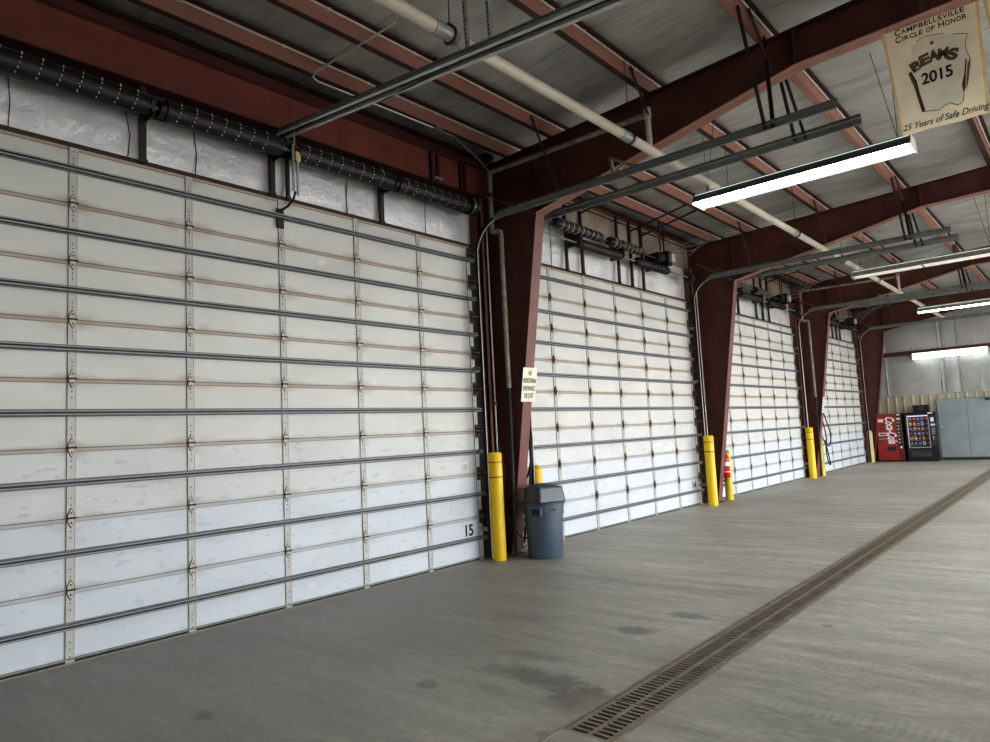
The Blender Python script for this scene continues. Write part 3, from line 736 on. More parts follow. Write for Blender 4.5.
# galvanised conduits down the column sides
for i in (1, 2, 3, 4):
    b = MB(); b.tube([(.14, 0, .2), (.14, 0, 4.9)], .011, 'conduit', 8); b.box(.12, .16, -.02, .02, 2.2, 2.24, 'galv')
    o = b.build('electrical_conduit', smooth=True); o.location = (0, FY[i]-.24, 0); tag(o, 'thin vertical zinc conduit beside the %s column' % ['', 'nearest', 'second', 'third', 'farthest'][i], 'conduit')
# overhead conduit loop
b = MB()
b.tube([(1.85, 4.42, 5.97), (1.2, 4.36, 5.93), (.62, 4.30, 5.90), (.52, 4.33, 5.885), (.48, 4.42, 5.88), (.50, 5.1, 5.88), (.52, 6.22, 5.88)], .011, 'conduit', 8)
b.box(.47, .57, 6.22, 6.34, 5.85, 5.90, 'galv')
cd = b.build('electrical_conduit', smooth=True); tag(cd, 'thin bent zinc conduit ending in a small box above the nearest header beam', 'conduit')
b = MB(); b.tube([(.52, 6.34, 5.875), (.50, 6.6, 5.89), (.40, 6.95, 5.86), (.33, 7.3, 5.80), (.30, 7.5, 5.72), (.30, 7.62, 5.66)], .012, 'cable', 8); b.box(.22, .42, 7.35, 7.52, 5.83, 5.9, 'black')
o = b.build('flexible_cable', smooth=True); tag(o, 'grey flexible cable sagging toward the top of the nearest column', 'cable')
b = MB(); b.tube([(.20, 7.55, 5.35), (1.0, 7.72, 4.90)], .006, 'cable', 6)
o = b.build('brace_wire'); tag(o, 'thin diagonal wire across the nearest column knee', 'wire')
for i in (2, 3, 4):
    b = MB(); b.tube([(.20, FY[i]-.3, 5.45), (.95, FY[i]-.12, 4.95)], .008, 'cable', 6)
    o = b.build('brace_wire'); tag(o, 'thin diagonal wire across the %s column knee' % ['', '', 'second', 'third', 'farthest'][i], 'wire')

# ------------------------------------------------------------------ fluorescent lamps
def lamp(x0, x1, y, z, label, tube='tube', body='housing', refl='reflector'):
    r = empty('fluorescent_light', ((x0+x1)/2, y, z)); tag(r, label, 'ceiling light'); L = (x1-x0)/2
    b = MB(); b.prism([(-.075, .135), (.075, .135), (.075, .19), (-.075, .19)], 0, -L, L, body); b.build('channel', r)
    b = MB()
    for s in (-1, 1):
        P = [(s*.115, .165), (s*.20, .045), (s*.194, .042), (s*.109, .162)]; b.prism(P if s < 0 else P[::-1], 0, -L, L, refl)
        P = [(s*.118, .168), (s*.206, .045), (s*.206, .035), (s*.201, .035), (s*.201, .043), (s*.115, .165)]; b.prism(P if s < 0 else P[::-1], 0, -L, L, body)
        b.box(-L+.03, L-.03, min(s*.085, s*.10), max(s*.085, s*.10), .160, .176, refl)
    b.box(-L, L, -.11, .11, .13, .135, refl)
    for s in (-1, 1): b.box(-L+.02, L-.02, min(s*.127, s*.133), max(s*.127, s*.133), .148, .158, 'slit')
    b.build('reflector', r)
    for s in (-1, 1):
        b = MB(); b.prism([(-.20, .015), (.20, .015), (.206, .045), (.115, .17), (-.115, .17), (-.206, .045)], 0, s*L-.004, s*L+.004, refl); b.build('end_plate', r)
    for yy in (-.12, 0, .12):
        for a in (-1, 1):
            b = MB(); b.tube([(a*.03, yy, .055), (a*(L-.04), yy, .055)], .022, tube, 12); b.build('tube', r, smooth=True)
    for s in (-1, 1):
        for q in (0, 1):
            b = MB(); b.tube([(s*(L-.15), 0, .185), (s*(L-.15-.2*q), 0, zr(x0)-z+.2)], .004, 'post', 5); b.build('hanging_wire', r)
    return r
lamp(2.78, 5.48, 9.25, 4.85, 'bright white fluorescent light hanging in front of the second door, nearest in view')
lamp(2.94, 5.66, 17.0, 4.86, 'dim dusty fluorescent light hanging between the second and third frames', 'tube_dim', 'housing_tan', 'housing_tan')
lamp(2.94, 5.66, 24.6, 4.84, 'slim lit fluorescent light hanging before the farthest frame', 'tube', 'housing_tan')
lamp(2.8, 5.5, 1.45, 4.95, 'unseen white fluorescent light added over the near door bay, above the top of the picture')  # unseen lamp one spacing nearer, added to brighten the near door
for k, y in enumerate((9.25, 17.0, 24.6)):
    lamp(7.6, 10.2, y, 4.90, 'unseen fluorescent light added over the right half of the room, %s' % ['level with the second door', 'level with the third door', 'level with the farthest door'][k])  # out of view, added to contribute more light to the room
r = empty('wall_light', (2.93, YE-.30, 3.90)); tag(r, 'bright boxy fluorescent light mounted on the grey back wall above the vending machines', 'wall light')
b = MB(); b.box(-1.16, 1.16, .06, .16, -.05, .14, 'reflector'); b.build('housing', r)
b = MB(); b.prism([(.07, -.10), (-.07, -.10), (-.09, -.02), (-.06, .10), (.06, .12)], 0, -1.15, 1.15, 'lens'); b.build('lens', r)
for s in (-1, 1):
    b = MB(); b.box(s*1.165-.01, s*1.165+.01, -.09, .16, -.11, .13, 'reflector'); b.build('end_plate', r)
    b = MB(); b.tube([(s*1.0, .10, .13), (s*1.0, .10, .28)], .006, 'post', 6); b.build('bracket', r)

# ------------------------------------------------------------------ banner
def banner(x0, label, full=True):
    r = empty('hanging_banner', (x0, 7.66, 5.60)); tag(r, label, 'banner')
    # corners (relative x, z)
    tl, tr, bl, br = (0, -.015), (.81, -.035), (.085, -1.11), (.795, -1.125)
    J = [(.236,-.256),(.296,-.223),(.353,-.205),(.439,-.218),(.515,-.236),(.587,-.276),(.66,-.304),(.702,-.323),(.68,-.37),(.673,-.42),(.68,-.50),(.70,-.575),(.664,-.575),(.644,-.70),(.616,-.783),(.622,-.88),(.605,-.95),(.566,-.974),
         (.51,-.931),(.456,-.939),(.415,-.967),(.339,-.948),(.275,-.934),(.256,-.818),(.231,-.654),(.198,-.524),(.235,-.44),(.244,-.347)]
    def P(u, v, off=0):
        x = (tl[0]*(1-u)+tr[0]*u)*(1-v)+(bl[0]*(1-u)+br[0]*u)*v; z = (tl[1]*(1-u)+tr[1]*u)*(1-v)+(bl[1]*(1-u)+br[1]*u)*v
        w = .012*math.sin(u*9+v*2)*(.3+v)+.008*math.sin(v*8+u*3)
        return (x, w-off, z)
    b = MB(); n = 64; v = []; f = []
    for j in range(n+1):
        for i in range(n+1): v.append(P(i/n, j/n))
    q = [(j*(n+1)+i, (j+1)*(n+1)+i, (j+1)*(n+1)+i+1, j*(n+1)+i+1) for j in range(n) for i in range(n)]
    def inside(x, z):
        c = False
        for (x0_, z0_), (x1_, z1_) in zip(J, J[1:]+J[:1]):
            if (z0_ > z) != (z1_ > z) and x < (x1_-x0_)*(z-z0_)/(z1_-z0_)+x0_: c = not c
        return c
    sets = {'banner': [], 'banner_edge': [], 'jersey': []}
    for t in q:
        ce = [sum(v[k][a] for k in t)/4 for a in (0, 2)]
        sets['jersey' if full and inside(*ce) else ('banner' if 2 <= t[0] % (n+1) < n-2 else 'banner_edge')].append(t)
    for k_, q_ in sets.items():
        if q_: b.add(v, q_, k_)
    b.build('cloth', r, smooth=True)
    b = MB(); b.tube([(-.01, .012, -.006), (.82, .012, -.026)], .008, 'banner_edge', 8); b.build('top_rod', r)
    b = MB()
    for x in (.05, .76): b.tube([(x, 0, -.02), (x, .12, .10)], .004, 'post', 5)
    b.build('cord', r)
    if not full: return r
    # jersey outline in target-plane coordinates relative to (5.536,5.60)
    D = .026
    b = MB(); pts = [(x, -D-.002, z) for x, z in J]
    for seg in (pts[1:5], pts[5:12], pts[15:23]): b.tube(seg, .003, 'ink', 5)
    for P_, m_, o_ in ((((.198,-.524),(.222,-.50),(.262,-.62),(.275,-.75),(.305,-.94),(.275,-.94),(.256,-.818),(.231,-.654)), 'brownprint', .003), (((.203,-.53),(.215,-.53),(.248,-.65),(.268,-.85),(.262,-.83),(.236,-.66)), 'gold', .004),
                       (((.664,-.54),(.672,-.575),(.652,-.70),(.640,-.82),(.618,-.88),(.612,-.79),(.640,-.69)), 'brownprint', .003), (((.70,-.56),(.695,-.62),(.668,-.76),(.64,-.86),(.652,-.74),(.675,-.60)), 'gold', .004)):
        b.add([(x, -D-o_, z) for x, z in P_], [tuple(range(len(P_)))], m_)
    b.tube([(.416, -D-.001, -.290), (.416, -D-.004, -.290)], .018, 'gold', 12)
    b.build('jersey_trim', r)
    def T(x, z, rot=0): return Matrix.Translation((x, -D-.004, z)) @ RY @ Matrix.Rotation(rot, 4, 'Z')
    def caps(txt, x, z, w, big, small, name):
        # small capitals: first letters larger
        total = []; 
        for k, ch in enumerate(txt):
            bigc = ch != ' ' and (k == 0 or (txt[k-1] == ' ' and not txt[k:].startswith('OF')))
            total.append((ch, big if bigc else small))
        wid = {'I': .38, ' ': .35, 'M': .95, 'L': .62, 'E': .68, 'F': .64, 'S': .66, 'V': .72}
        ws = [s*wid.get(ch, .78) for ch, s in total]; sc = w/sum(ws); cx = x
        me_all = []
        for (ch, s), ww in zip(total, ws):
            if ch != ' ':
                o = text_mesh('letter', ch, s*1.0, 'ink', None, None, bold=.0012)
                xs_ = [p.co.x for p in o.data.vertices]; gw = max(xs_)-min(xs_); k_ = 1 if ch == 'I' else ww*sc*.84/gw
                o.data.transform(T(cx+ww*sc/2, z+(s-small)*.25) @ Matrix.Diagonal((k_,1,1,1)) @ Matrix.Translation((-(max(xs_)+min(xs_))/2,0,0)))
                me_all.append(o)
            cx += ww*sc
        b = MB()
        for o in me_all:
            b.add([tuple(p.co) for p in o.data.vertices], [tuple(p.vertices) for p in o.data.polygons], 'ink'); bpy.data.objects.remove(o)
        return b.build(name, r)
    caps('CAMPBELLSVILLE', .115, -.078, .585, .085, .066, 'lettering')
    caps('CIRCLE OF HONOR', .115, -.152, .60, .085, .066, 'lettering')
    arcw = 'BEAMS'; b = MB(); b2 = MB()
    for k, ch in enumerate(arcw):
        t = (k-2)/2; x = .425+t*.145; x = .42+t*.15; z = -.425-.05*t*t+.0*t; rot = -.32*t
        for bb, m, bo, dd, s in ((b2, 'brownprint', .008, 0, .14), (b, 'gold', .001, .003, .14)):
            o = text_mesh('letter', ch, s, m, None, None, bold=bo)
            xs_ = [p.co.x for p in o.data.vertices]; k_ = (.072+2*bo)/(max(xs_)-min(xs_))
            o.data.transform(Matrix.Translation((0, -dd, 0)) @ T(x, z, rot+.02) @ Matrix.Diagonal((k_,1,1,1)) @ Matrix.Translation((-(max(xs_)+min(xs_))/2,0,0)))
            bb.add([tuple(p.co) for p in o.data.vertices], [tuple(p.vertices) for p in o.data.polygons], m); bpy.data.objects.remove(o)
    b2.build('lettering', r); b.build('lettering', r)
    text_mesh('lettering', '2015', .155, 'ink', r, T(.43, -.625, .0), bold=.004, sx=.84)
    text_mesh('lettering', '25 Years of Safe Driving', .086, 'ink_grey', r, T(.445, -1.055, -.01), bold=.001, sx=.82, shear=.35)
    return r
banner(5.536, 'cream cloth banner with a printed jersey and the year 2015, hanging below the nearest rafter')
banner(6.375, 'cream cloth banner at the right edge, beside the jersey banner', False)

# ------------------------------------------------------------------ warning signs
def flange_sign(yc, z, w, h, m, name_lbl):
    x = .20+.158*z+.022
    r = empty('warning_sign', (x, yc, z)); tag(r, name_lbl, 'sign'); r.rotation_euler = (0, .157, 0)
    b = MB(); b.box(0, .005, -w/2, w/2, -h/2, h/2, m); b.build('board', r, bevel=.002)
    b = MB()
    for zz in (-h/2+.03, h/2-.03): b.tube([(.004, 0, zz), (.009, 0, zz)], .006, 'galv', 8)
    b.build('rivet', r); return r
sg = flange_sign(7.845, 2.46, .33, .50, 'sign', 'cream sign with black lettering fixed to the nearest red column')
for k, (t, w) in enumerate((('NO', .07), ('PEDESTRIAN', .29), ('ENTRANCE', .27), ('OR EXIT', .22))):
    o = text_mesh('lettering', t, .10, 'ink', sg, Matrix.Translation((.007, 0, .165-k*.11)) @ RX, bold=.0004, ext=.001)
    cw = max(p.co.y for p in o.data.vertices)-min(p.co.y for p in o.data.vertices)
    for p in o.data.vertices: p.co.y *= w/cw
sg = flange_sign(22.28, 2.17, .20, .47, 'white', 'small white sign with dark printed lines fixed to the third red column')
b = MB()
for k in range(5): b.box(.005, .007, -.07, .07, .16-k*.085, .18-k*.085, 'ink_grey')
b.build('printed_lines', sg)

# ------------------------------------------------------------------ bollards
def bollard(x, y, h, m, style, label, r=.095, tilt=0):
    o = empty('bollard', (x, y, 0)); tag(o, label, 'bollard')
    prof = [(r, 0), (r, h-.10)]+[(r*math.cos(a), h-.10+.10*math.sin(a)) for a in [math.radians(q) for q in (20, 40, 60, 75, 88)]]
    if style == 'flat': prof = [(r, 0), (r, h-.02), (r-.015, h), (.02, h+.003)]
    b = MB(); b.lathe(prof, m, 28); b.build('post', o, smooth=True)
    if style == 'flat':
        b = MB(); b.lathe([(r+.003, h-.36), (r+.003, h-.015), (r-.012, h+.006), (.02, h+.009)], m, 28); b.build('sleeve_cap', o, smooth=True)
        bm = 'redband' if x == .29 else 'darkband'
        for z in ((h-.13, h-.34)):
            b = MB(); b.lathe([(r+.004, z-.008), (r+.006, z-.008), (r+.006, z+.008), (r+.004, z+.008)], bm, 28); b.build('band', o, smooth=True)
    return o
bollard(.29, 7.375, 1.50, 'yellow', 'flat', 'bright yellow bollard with red bands beside the nearest column', r=.096)
bollard(.17, 8.47, 1.26, 'yellow', 'round', 'round-topped yellow bollard mostly hidden behind the grey trash can', r=.085)
bollard(.335, 14.43, 1.50, 'yellow', 'flat', 'bright yellow bollard with two dark bands before the second column', r=.105)
bollard(.25, 15.53, 1.15, 'yellow_worn', 'round', 'worn round-topped yellow bollard carrying the red fire extinguisher', r=.09)
bollard(.23, 21.80, 1.50, 'yellow', 'flat', 'bright yellow bollard with two dark bands before the third column', r=.105)
bollard(.28, 22.56, 1.40, 'yellow_worn', 'round', 'yellow bollard behind the third column, draped with black hoses', r=.09)
bollard(.16, 29.28, 1.22, 'yellow_pale', 'round', 'short pale yellow bollard left of the red vending machine', r=.10)

# fire extinguisher hung on bollard
fe = empty('fire_extinguisher', (.305, 15.315, .52)); tag(fe, 'red fire extinguisher with a white label strapped to a worn yellow bollard', 'extinguisher')
b = MB(); b.lathe([(.075, 0), (.088, .02), (.088, .44), (.07, .50), (.03, .53)], 'ext_red', 24); b.build('cylinder', fe, smooth=True)
b = MB(); b.lathe([(.0895, .27), (.0895, .36)], 'white', 24); b.build('label', fe, smooth=True)
b = MB(); b.lathe([(.0895, .13), (.0895, .15)], 'white', 24); b.build('label', fe, smooth=True)
b = MB(); b.tube([(0,0,.53),(0,0,.57)], .018, 'black', 8); b.box(-.01, .09, -.012, .012, .565, .58, 'black'); b.bar((-.01,0,.60),(.09,0,.62), .02, .01, 'black'); b.build('valve_handle', fe)
b = MB(); b.tube([(0,0,.55),(-.07,-.04,.52),(-.10,-.05,.40),(-.10,-.05,.2)], .010, 'rubber', 8); b.build('hose', fe, smooth=True)

# hoses on columns
def hose(name, loc, loops, label, r=.012):
    o = empty(name, loc); tag(o, label, 'hose')
    for pts in loops:
        P = []
        pts = [Vector(p) for p in pts]
        for k in range(len(pts)-1):
            p0, p1, p2, p3 = pts[max(k-1,0)], pts[k], pts[k+1], pts[min(k+2,len(pts)-1)]
            for q in range(6):
                t = q/6; P.append(.5*((2*p1)+(p2-p0)*t+(2*p0-5*p1+4*p2-p3)*t*t+(3*p1-p0-3*p2+p3)*t**3))
        P.append(pts[-1]); b = MB(); b.tube(P, r, 'rubber', 8); b.build('hose_loop', o, smooth=True)
hose('air_hose', (.30, 7.98, 1.55), [[(.05,0,.55),(.05,.12,.45),(.06,.17,.1),(.04,.12,-.3),(.0,.05,-.45),(-.02,0,-.2),(.04,-.02,.3)], [(.1,0,.5),(.10,.08,.0),(.03,.1,-.6),(-.02,.04,-1.1),(-.05,0,-1.4)]], 'black air hose looped behind the nearest column', .016)
hose('power_cord', (.30, 7.62, .5), [[(-.1,0,.7),(-.08,0,.3),(-.02,0,.05),(.10,0,-.12),(.22,.02,-.22),(.30,.04,-.2)], [(-.15,0,.9),(-.10,-.03,1.1),(-.05,0,.7),(-.12,0,.4)]], 'thin dark cord hanging behind the nearest yellow bollard', .009)
hose('air_hose', (.50, 22.45, 1.1), [[(-.02,0,.85),(.02,.05,.7),(.04,.08,.55),(.10,.12,.25),(.10,.12,0),(.05,.1,-.18),(-.03,.05,-.12),(-.1,0,.1)], [(-.05,0,.6),(.0,.05,.1),(-.05,.1,-.3),(-.02,.1,-.65),(.03,.12,-.75),(.0,.1,-.4),(-.05,.05,.0)]], 'black hoses looped over the bollard behind the third column', .018)

# ------------------------------------------------------------------ trash can
tc = empty('trash_can', (.715, 7.885, 0), math.radians(-26)); tag(tc, 'blue grey round trash can with domed swing lid beside the nearest column', 'trash can')
b = MB(); b.lathe([(.240, 0), (.248, .012), (.268, .50), (.273, .60), (.288, .605), (.292, .715), (.30, .72), (.30, .745), (.27, .75)], 'can', 40); b.build('bin', tc, smooth=True)
for a in (-48, 132):
    t = math.radians(a); c_, s_ = math.cos(t), math.sin(t); b = MB()
    def L(u, w, z): return (c_*u-s_*w, s_*u+c_*w, z)
    for w0 in (-.085, .065):
        v = [L(u, w, z) for z in (.595, .715) for u, w in ((.27, w0), (.335, w0), (.335, w0+.02), (.27, w0+.02))]
        b.add(v, [(0,1,2,3),(7,6,5,4),(0,4,5,1),(1,5,6,2),(2,6,7,3),(3,7,4,0)], 'can')
    v = [L(u, w, z) for z in (.70, .725) for u, w in ((.27, -.085), (.335, -.085), (.335, .085), (.27, .085))]
    b.add(v, [(3,2,1,0),(4,5,6,7),(0,1,5,4),(1,2,6,5),(2,3,7,6),(3,0,4,7)], 'can')
    v = [L(.292, w, z) for z in (.62, .70) for w in (-.06, .06)]; b.add(v, [(0,1,3,2)], 'dgrey')
    b.build('handle', tc)
b = MB()
b.lathe([(.30, .745), (.315, .75), (.315, .775), (.285, .785), (.272, .80), (.262, .95), (.235, .985), (.17, 1.015), (.08, 1.03), (.01, 1.033)], 'can_lid', 40); b.build('dome_lid', tc, smooth=True)
b = MB()   # hooded flap facing +x of the can
b.add([(.15,-.20,.787),(.312,-.20,.787),(.272,-.175,.985),(.12,-.16,1.0),(.15,.20,.787),(.312,.20,.787),(.272,.175,.985),(.12,.16,1.0)],
      [(0,1,2,3),(7,6,5,4),(1,5,6,2),(2,6,7,3),(0,4,5,1)], 'can_lid')
b.build('hood', tc)
b = MB(); b.add([(.314,-.185,.797),(.314,.185,.797),(.277,.163,.972),(.277,-.163,.972)], [(0,1,2,3)], 'can_flap'); b.build('swing_flap', tc)
b = MB(); b.box(.286, .293, -.05, .05, .665, .69, 'dgrey'); b.build('embossed_badge', tc)

# ------------------------------------------------------------------ drain grates
gb = MB(); w0, w1 = .005, .325; Lg = .545
gb.box(w0, w0+.034, 0, Lg, -.025, -.002, 'grate'); gb.box(.152, .182, 0, Lg, -.025, -.002, 'grate'); gb.box(w1-.018-.02, w1, 0, Lg, -.025, -.002, 'grate')
gb.box(w0, w1, 0, .014, -.025, -.0021, 'grate')
for k in range(10):
    y = .014+.0527*k
    gb.box(w0, w1, y+.031, y+.0527, -.05, -.0021, 'grate')
g0 = gb.build('drain_grate'); y = DY0+.015; k = 0
while y+Lg < DY1:
    if k == 0: o = g0
    else: o = g0.copy(); C.objects.link(o)
    o.location = (DX0, y, 0)
    o['category'] = 'grate'
    if k == 0: o['label'] = 'nearest slotted steel drain grate, at the near end of the floor channel'
    elif k == 1: o['label'] = 'second slotted steel drain grate from the near end of the channel'
    else: o['label'] = 'rusty slotted steel grate, one of the row along the floor channel'; o['group'] = 'drain grates along the floor channel'
    y += .553; k += 1
b = MB(); b.box(DX0-.022, DX0, DY0-.25, DY1, -.02, .002, 'grate_frame'); b.box(DX1, DX1+.022, DY0-.25, DY1, -.02, .002, 'grate_frame')
b.box(DX0, DX1, DY0-.002, DY0+.013, -.02, .0005, 'grate_frame')
tag(b.build('floor_drain'), 'narrow rusty steel edging along both sides of the floor drain', 'drain')

# ------------------------------------------------------------------ vending machines
vm = empty('drink_vending_machine', (.80, 29.45, 0)); tag(vm, 'red soft drink vending machine with white script, left of the black machine', 'vending machine')
b = MB(); b.box(-.435, .435, .06, .66, .04, 1.81, 'coke_dark'); b.box(-.40, .40, .08, .6, 0, .05, 'vend_black'); b.build('cabinet', vm, bevel=.01)
b = MB(); b.box(-.435, .25, .0, .06, .06, 1.80, 'coke_red'); o = b.build('front_panel', vm, bevel=.012)
b = MB(); b.box(.25, .435, .0, .06, .06, 1.80, 'coke_dark'); o = b.build('control_column', vm, bevel=.008)
b = MB(); b.box(.275, .405, -.006, 0, .52, 1.72, 'vend_black'); o = b.build('selection_panel', vm)
for q in range(8):
    b = MB(); b.box(.285, .395, -.012, -.006, 1.56-q*.125, 1.64-q*.125, 'white' if q in (0,) else 'vend_inside'); b.box(.295, .35, -.0125, -.012, 1.575-q*.125, 1.60-q*.125, 'white' if q != 0 else 'coke_red'); b.build('button', vm)
b = MB(); b.box(.33, .395, -.012, -.004, .50, .58, 'screen'); b.box(.30, .40, -.008, -.002, 1.735, 1.775, 'white'); b.build('coin_slot', vm)
b = MB(); b.box(-.10, .20, -.008, .0, .42, .57, 'vend_black'); b.box(-.09, .19, -.022, -.008, .55, .565, 'vend_black'); b.build('delivery_flap', vm)
# bottle picture
b = MB(); 
def disc(P, m, off): b.add([(x, -off, z) for x, z in P], [tuple(range(len(P)))], m)
bt = [(-.22,1.03),(-.30,1.05),(-.31,1.18),(-.285,1.30),(-.25,1.38),(-.245,1.55),(-.195,1.55),(-.19,1.38),(-.155,1.30),(-.13,1.18),(-.14,1.05)]
disc([(x-.04, z-.25) for x, z in bt][::-1], 'brownprint', .003); b.build('bottle_picture', vm)
b = MB(); b.box(-.34, -.16, -.005, -.003, 1.50, 1.62, 'white'); b.box(-.36, -.04, -.004, 0, .98, 1.10, 'white'); b.box(-.33, -.08, -.006, -.004, 1.01, 1.07, 'coke_red'); b.box(-.36, -.04, -.004, 0, .86, .875, 'white'); b.build('printed_label', vm)
text_mesh('script_lettering', 'Coca-Cola', .42, 'white', vm, Matrix.Translation((.06, -.006, 1.20)) @ RY @ Matrix.Rotation(-PI/2+.06, 4, 'Z'), bold=.012, sx=.56, shear=.35, ext=.002)

vs = empty('snack_vending_machine', (1.86, 29.45, 0)); tag(vs, 'black snack vending machine with a glass front, right of the red machine', 'vending machine')
b = MB()
b.box(-.49, -.45, .0, .80-.15, .05, 1.81, 'vend_black'); b.box(.26, .49, .02, .80-.15, .52, 1.72, 'vend_black'); b.box(-.45, .49, .02, .65, 1.72, 1.81, 'vend_black')
b.box(-.45, .49, .02, .65, .06, .52, 'vend_black'); b.box(-.449, .26, .60, .64, .52, 1.72, 'vend_inside'); b.box(-.45, .45, .06, .6, 0, .06, 'vend_black')
b.build('cabinet', vs)
b = MB(); b.box(-.45, .26, -.004, .02, 1.68, 1.71, 'galv_bright'); b.box(-.45, .26, -.004, .02, .50, .53, 'galv_bright'); b.box(-.45, -.42, -.004, .02, .50, 1.71, 'galv_bright'); b.box(.235, .26, -.004, .02, .50, 1.71, 'galv_bright'); b.build('window_frame', vs)
gm, nt, bs = new_mat('clear glass'); bs.inputs['Transmission Weight'].default_value = 1; bs.inputs['Roughness'].default_value = .02; bs.inputs['IOR'].default_value = 1.02
nt.links.new(mixc(nt, noise(nt, 3), (.95,.97,.97), (1,1,1)), bs.inputs['Base Color']); M['glass'] = gm
b = MB(); b.quad((-.42,.008,.53),(.235,.008,.53),(.235,.008,1.68),(-.42,.008,1.68), 'glass'); b.build('window_glass', vs)
b = MB(); b.box(-.42, .235, .03, .05, 1.66, 1.70, 'vend_lamp'); b.box(-.435, -.42, .03, .05, .55, 1.68, 'vend_lamp'); b.build('cabinet_lamp', vs)
for q in range(6):
    b = MB(); b.box(-.44, .25, .06, .58, .60+q*.18, .612+q*.18, 'vend_inside'); b.box(-.44, .25, .055, .06, .585+q*.18, .612+q*.18, 'galv'); b.build('shelf', vs)
b = MB(); b.box(.30, .46, .005, .02, .60, 1.66, 'vend_inside'); b.box(.32, .42, .0, .006, 1.45, 1.60, 'screen'); b.box(.31, .45, .0, .006, 1.30, 1.37, 'white')
for q in range(4):
    for w in range(3): b.box(.325+w*.04, .35+w*.04, -.0, .006, 1.0+q*.06, 1.035+q*.06, 'galv_bright')
b.box(.35, .38, -.005, .006, .80, .92, 'galv_bright'); b.build('keypad_panel', vs)
b = MB(); b.box(-.40, .24, -.002, .02, .18, .40, 'vend_inside'); b.box(-.38, .22, -.012, -.002, .36, .385, 'vend_black'); b.build('delivery_flap', vs)
b = MB(); b.box(.25, .40, .0, .02, 1.74, 1.79, 'white'); b.build('price_label', vs)
cols = {'yellow snack': (.75,.50,.03), 'red snack': (.55,.03,.02), 'blue snack': (.03,.10,.50), 'purple snack': (.25,.08,.40), 'orange snack': (.75,.25,.03), 'white snack': (.7,.7,.72), 'green snack': (.05,.35,.10), 'brown snack': (.16,.07,.03)}
for k_, c_ in cols.items(): M[k_] = mat(k_+' wrapper', c_, .3, 0, .2, 20)
rows = [['brown','blue','brown','white','brown'], ['orange','yellow','brown','orange','brown'], ['brown','blue','purple','blue','red'], ['blue','orange','purple','orange','purple'], ['yellow','orange','purple','white','purple'], ['purple','red','blue','purple','red']]
cw_ = {}
for j, row in enumerate(rows):
    for q, cn in enumerate(row):
        x = 1.86-.355+q*.13; z = .612+j*.18
        if cn not in cw_:
            b = MB(); h = .12
            n = 6; v = []; f = []
            for s in (-1, 1):
                for jj in range(n+1):
                    for ii in range(n+1):
                        u, w = ii/n, jj/n; th = .022*(math.sin(PI*u)*math.sin(PI*w))**.5
                        v.append(((u-.5)*.095, s*th, w*h))
            m_ = (n+1)**2
            for jj in range(n):
                for ii in range(n):
                    a = jj*(n+1)+ii; f.append((a, a+1, a+n+2, a+n+1)); f.append((m_+a+n+1, m_+a+n+2, m_+a+1, m_+a))
            b.add(v, f, cn+' snack'); b.box(-.03, .03, -.024, -.021, .045, .075, 'white snack' if cn != 'white' else 'blue snack')
            o = b.build('snack_packet', smooth=True); cw_[cn] = o
        else:
            o = cw_[cn].copy(); C.objects.link(o)
        o.location = (x, 29.45+.13, z)
        tag(o, '%s snack packet standing on a shelf inside the black vending machine' % cn, 'snack', '%s snack packets in the vending machine' % cn)

# box on top of the snack machine
bx = empty('speaker_box', (1.89, 29.62, 1.81)); tag(bx, 'small black box standing on top of the black vending machine', 'box')
b = MB(); b.box(-.26, .26, 0, .25, 0, .27, 'vend_black'); b.build('case', bx, bevel=.01)
b = MB(); b.box(-.08, .10, -.006, 0, .05, .24, 'dgrey'); b.tube([(.01, -.004, .14), (.01, -.012, .14)], .07, 'vend_inside', 16); b.build('front_grille', bx)

# ------------------------------------------------------------------ steel double door in the back wall
dd = empty('door_5', (3.25, 30.08, 0)); st(dd); dd['label'] = 'blue grey steel double door in the back wall right of the vending machines'
b = MB(); b.box(-.93, .93, .0, .06, 2.24, 2.26, 'dgrey'); b.box(-.93, -.91, .0, .06, 0, 2.25, 'door_grey'); b.box(.91, .93, .0, .06, 0, 2.25, 'door_grey'); b.box(-.95, .95, .01, .06, 0, .11, 'dgrey'); b.build('door_frame', dd)
for s in (-1, 1):
    b = MB()
    x0, x1 = (-.91, -.006) if s < 0 else (.006, .91)
    b.box(x0, x1, -.03, .02, .11, 2.25, 'door_grey'); lf = b.build('door_leaf', dd, bevel=.004)
    b = MB(); b.box(x0+.1, x1-.1, -.032, -.03, 1.62, 1.623, 'dgrey'); b.box(s*.45-.12, s*.45+.12, -.034, -.03, 1.45, 1.56, 'door_grey'); b.build('seam', lf)
    b = MB()
    for z in (.4, 1.2, 2.0): b.tube([((x0+.01 if s < 0 else x1-.01), -.04, z-.06), ((x0+.01 if s < 0 else x1-.01), -.04, z+.06)], .015, 'galv_dark', 8)
    b.build('hinge', lf)
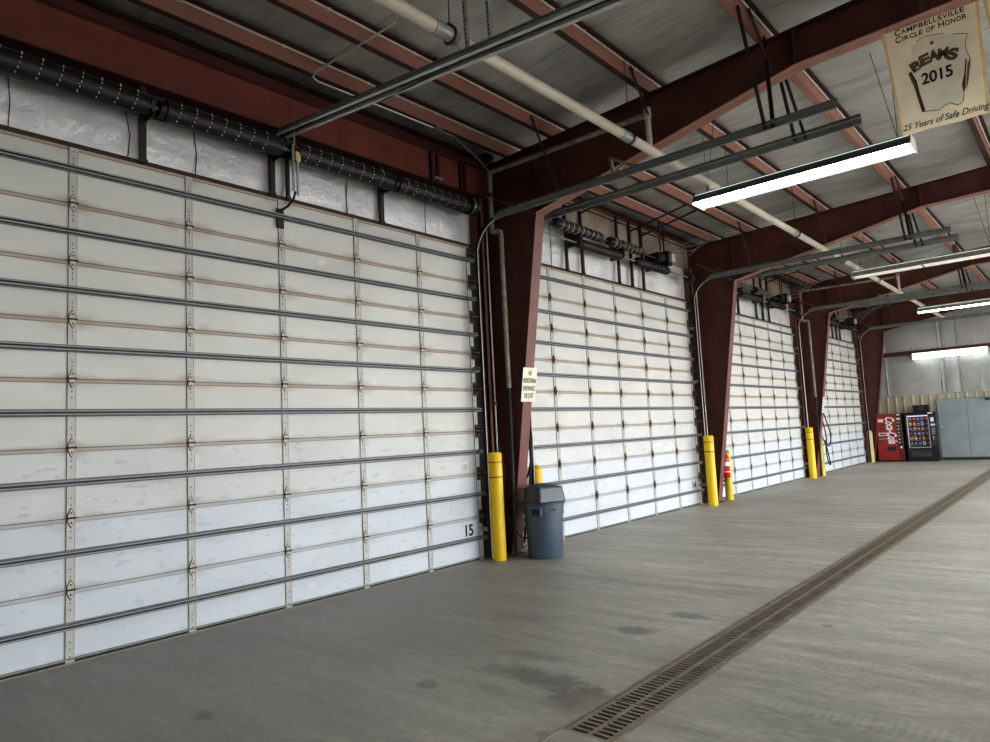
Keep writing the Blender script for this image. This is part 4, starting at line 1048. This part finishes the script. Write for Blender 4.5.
b = MB(); b.box(.58, .90, -.09, -.03, 2.12, 2.20, 'dgrey'); b.bar((.75, -.08, 2.2), (.4, -.12, 2.22), .02, .01, 'dgrey'); b.build('door_closer', dd)
b = MB(); b.box(-.86, -.80, -.06, -.03, 1.20, 1.30, 'galv_bright'); b.tube([(-.83, -.07, 1.22), (-.72, -.07, 1.22)], .012, 'galv_bright', 8); b.build('door_handle', dd)

# ------------------------------------------------------------------ light
world = bpy.data.worlds.new('World'); bpy.context.scene.world = world; world.use_nodes = True
wn = world.node_tree; bg = wn.nodes['Background']; bg.inputs[0].default_value = (.975, .985, 1., 1); bg.inputs[1].default_value = 11
for k, (y0, y1, z0) in enumerate(((1.2, 3.8, 0), (8.4, 14.5, 0), (15.6, 21.7, 0), (22.8, 28.9, 0))):
    l = bpy.data.lights.new('daylight_portal', 'AREA'); l.shape = 'RECTANGLE'; l.size = 4.57-z0; l.size_y = y1-y0
    l.cycles.is_portal = True
    o = bpy.data.objects.new('daylight_portal', l); C.objects.link(o); o.location = (W+.1, (y0+y1)/2, (4.57+z0)/2); o.rotation_euler = (0, PI/2, 0)

# ------------------------------------------------------------------ camera
cam = bpy.data.cameras.new('camera'); co = bpy.data.objects.new('camera', cam); C.objects.link(co)
f_, yw, pt, rl_ = 684.38, .7165, .0936, -.0505
F = Vector((-math.sin(yw)*math.cos(pt), math.cos(yw)*math.cos(pt), math.sin(pt)))
R0 = Vector((math.cos(yw), math.sin(yw), 0)); U0 = R0.cross(F)
c_, s_ = math.cos(rl_), math.sin(rl_); Rv = R0*c_+U0*s_; Uv = U0*c_-R0*s_
mw = Matrix((( Rv.x, Uv.x, -F.x, 6.7961), (Rv.y, Uv.y, -F.y, 0), (Rv.z, Uv.z, -F.z, 1.7491), (0,0,0,1)))
co.matrix_world = mw
cam.sensor_width = 36; cam.lens = f_*36/990; cam.clip_start = .05; cam.clip_end = 200
sc = bpy.context.scene; sc.camera = co
sc.view_settings.view_transform = 'Standard'; sc.view_settings.look = 'None'; sc.view_settings.exposure = .08; sc.view_settings.gamma = .9
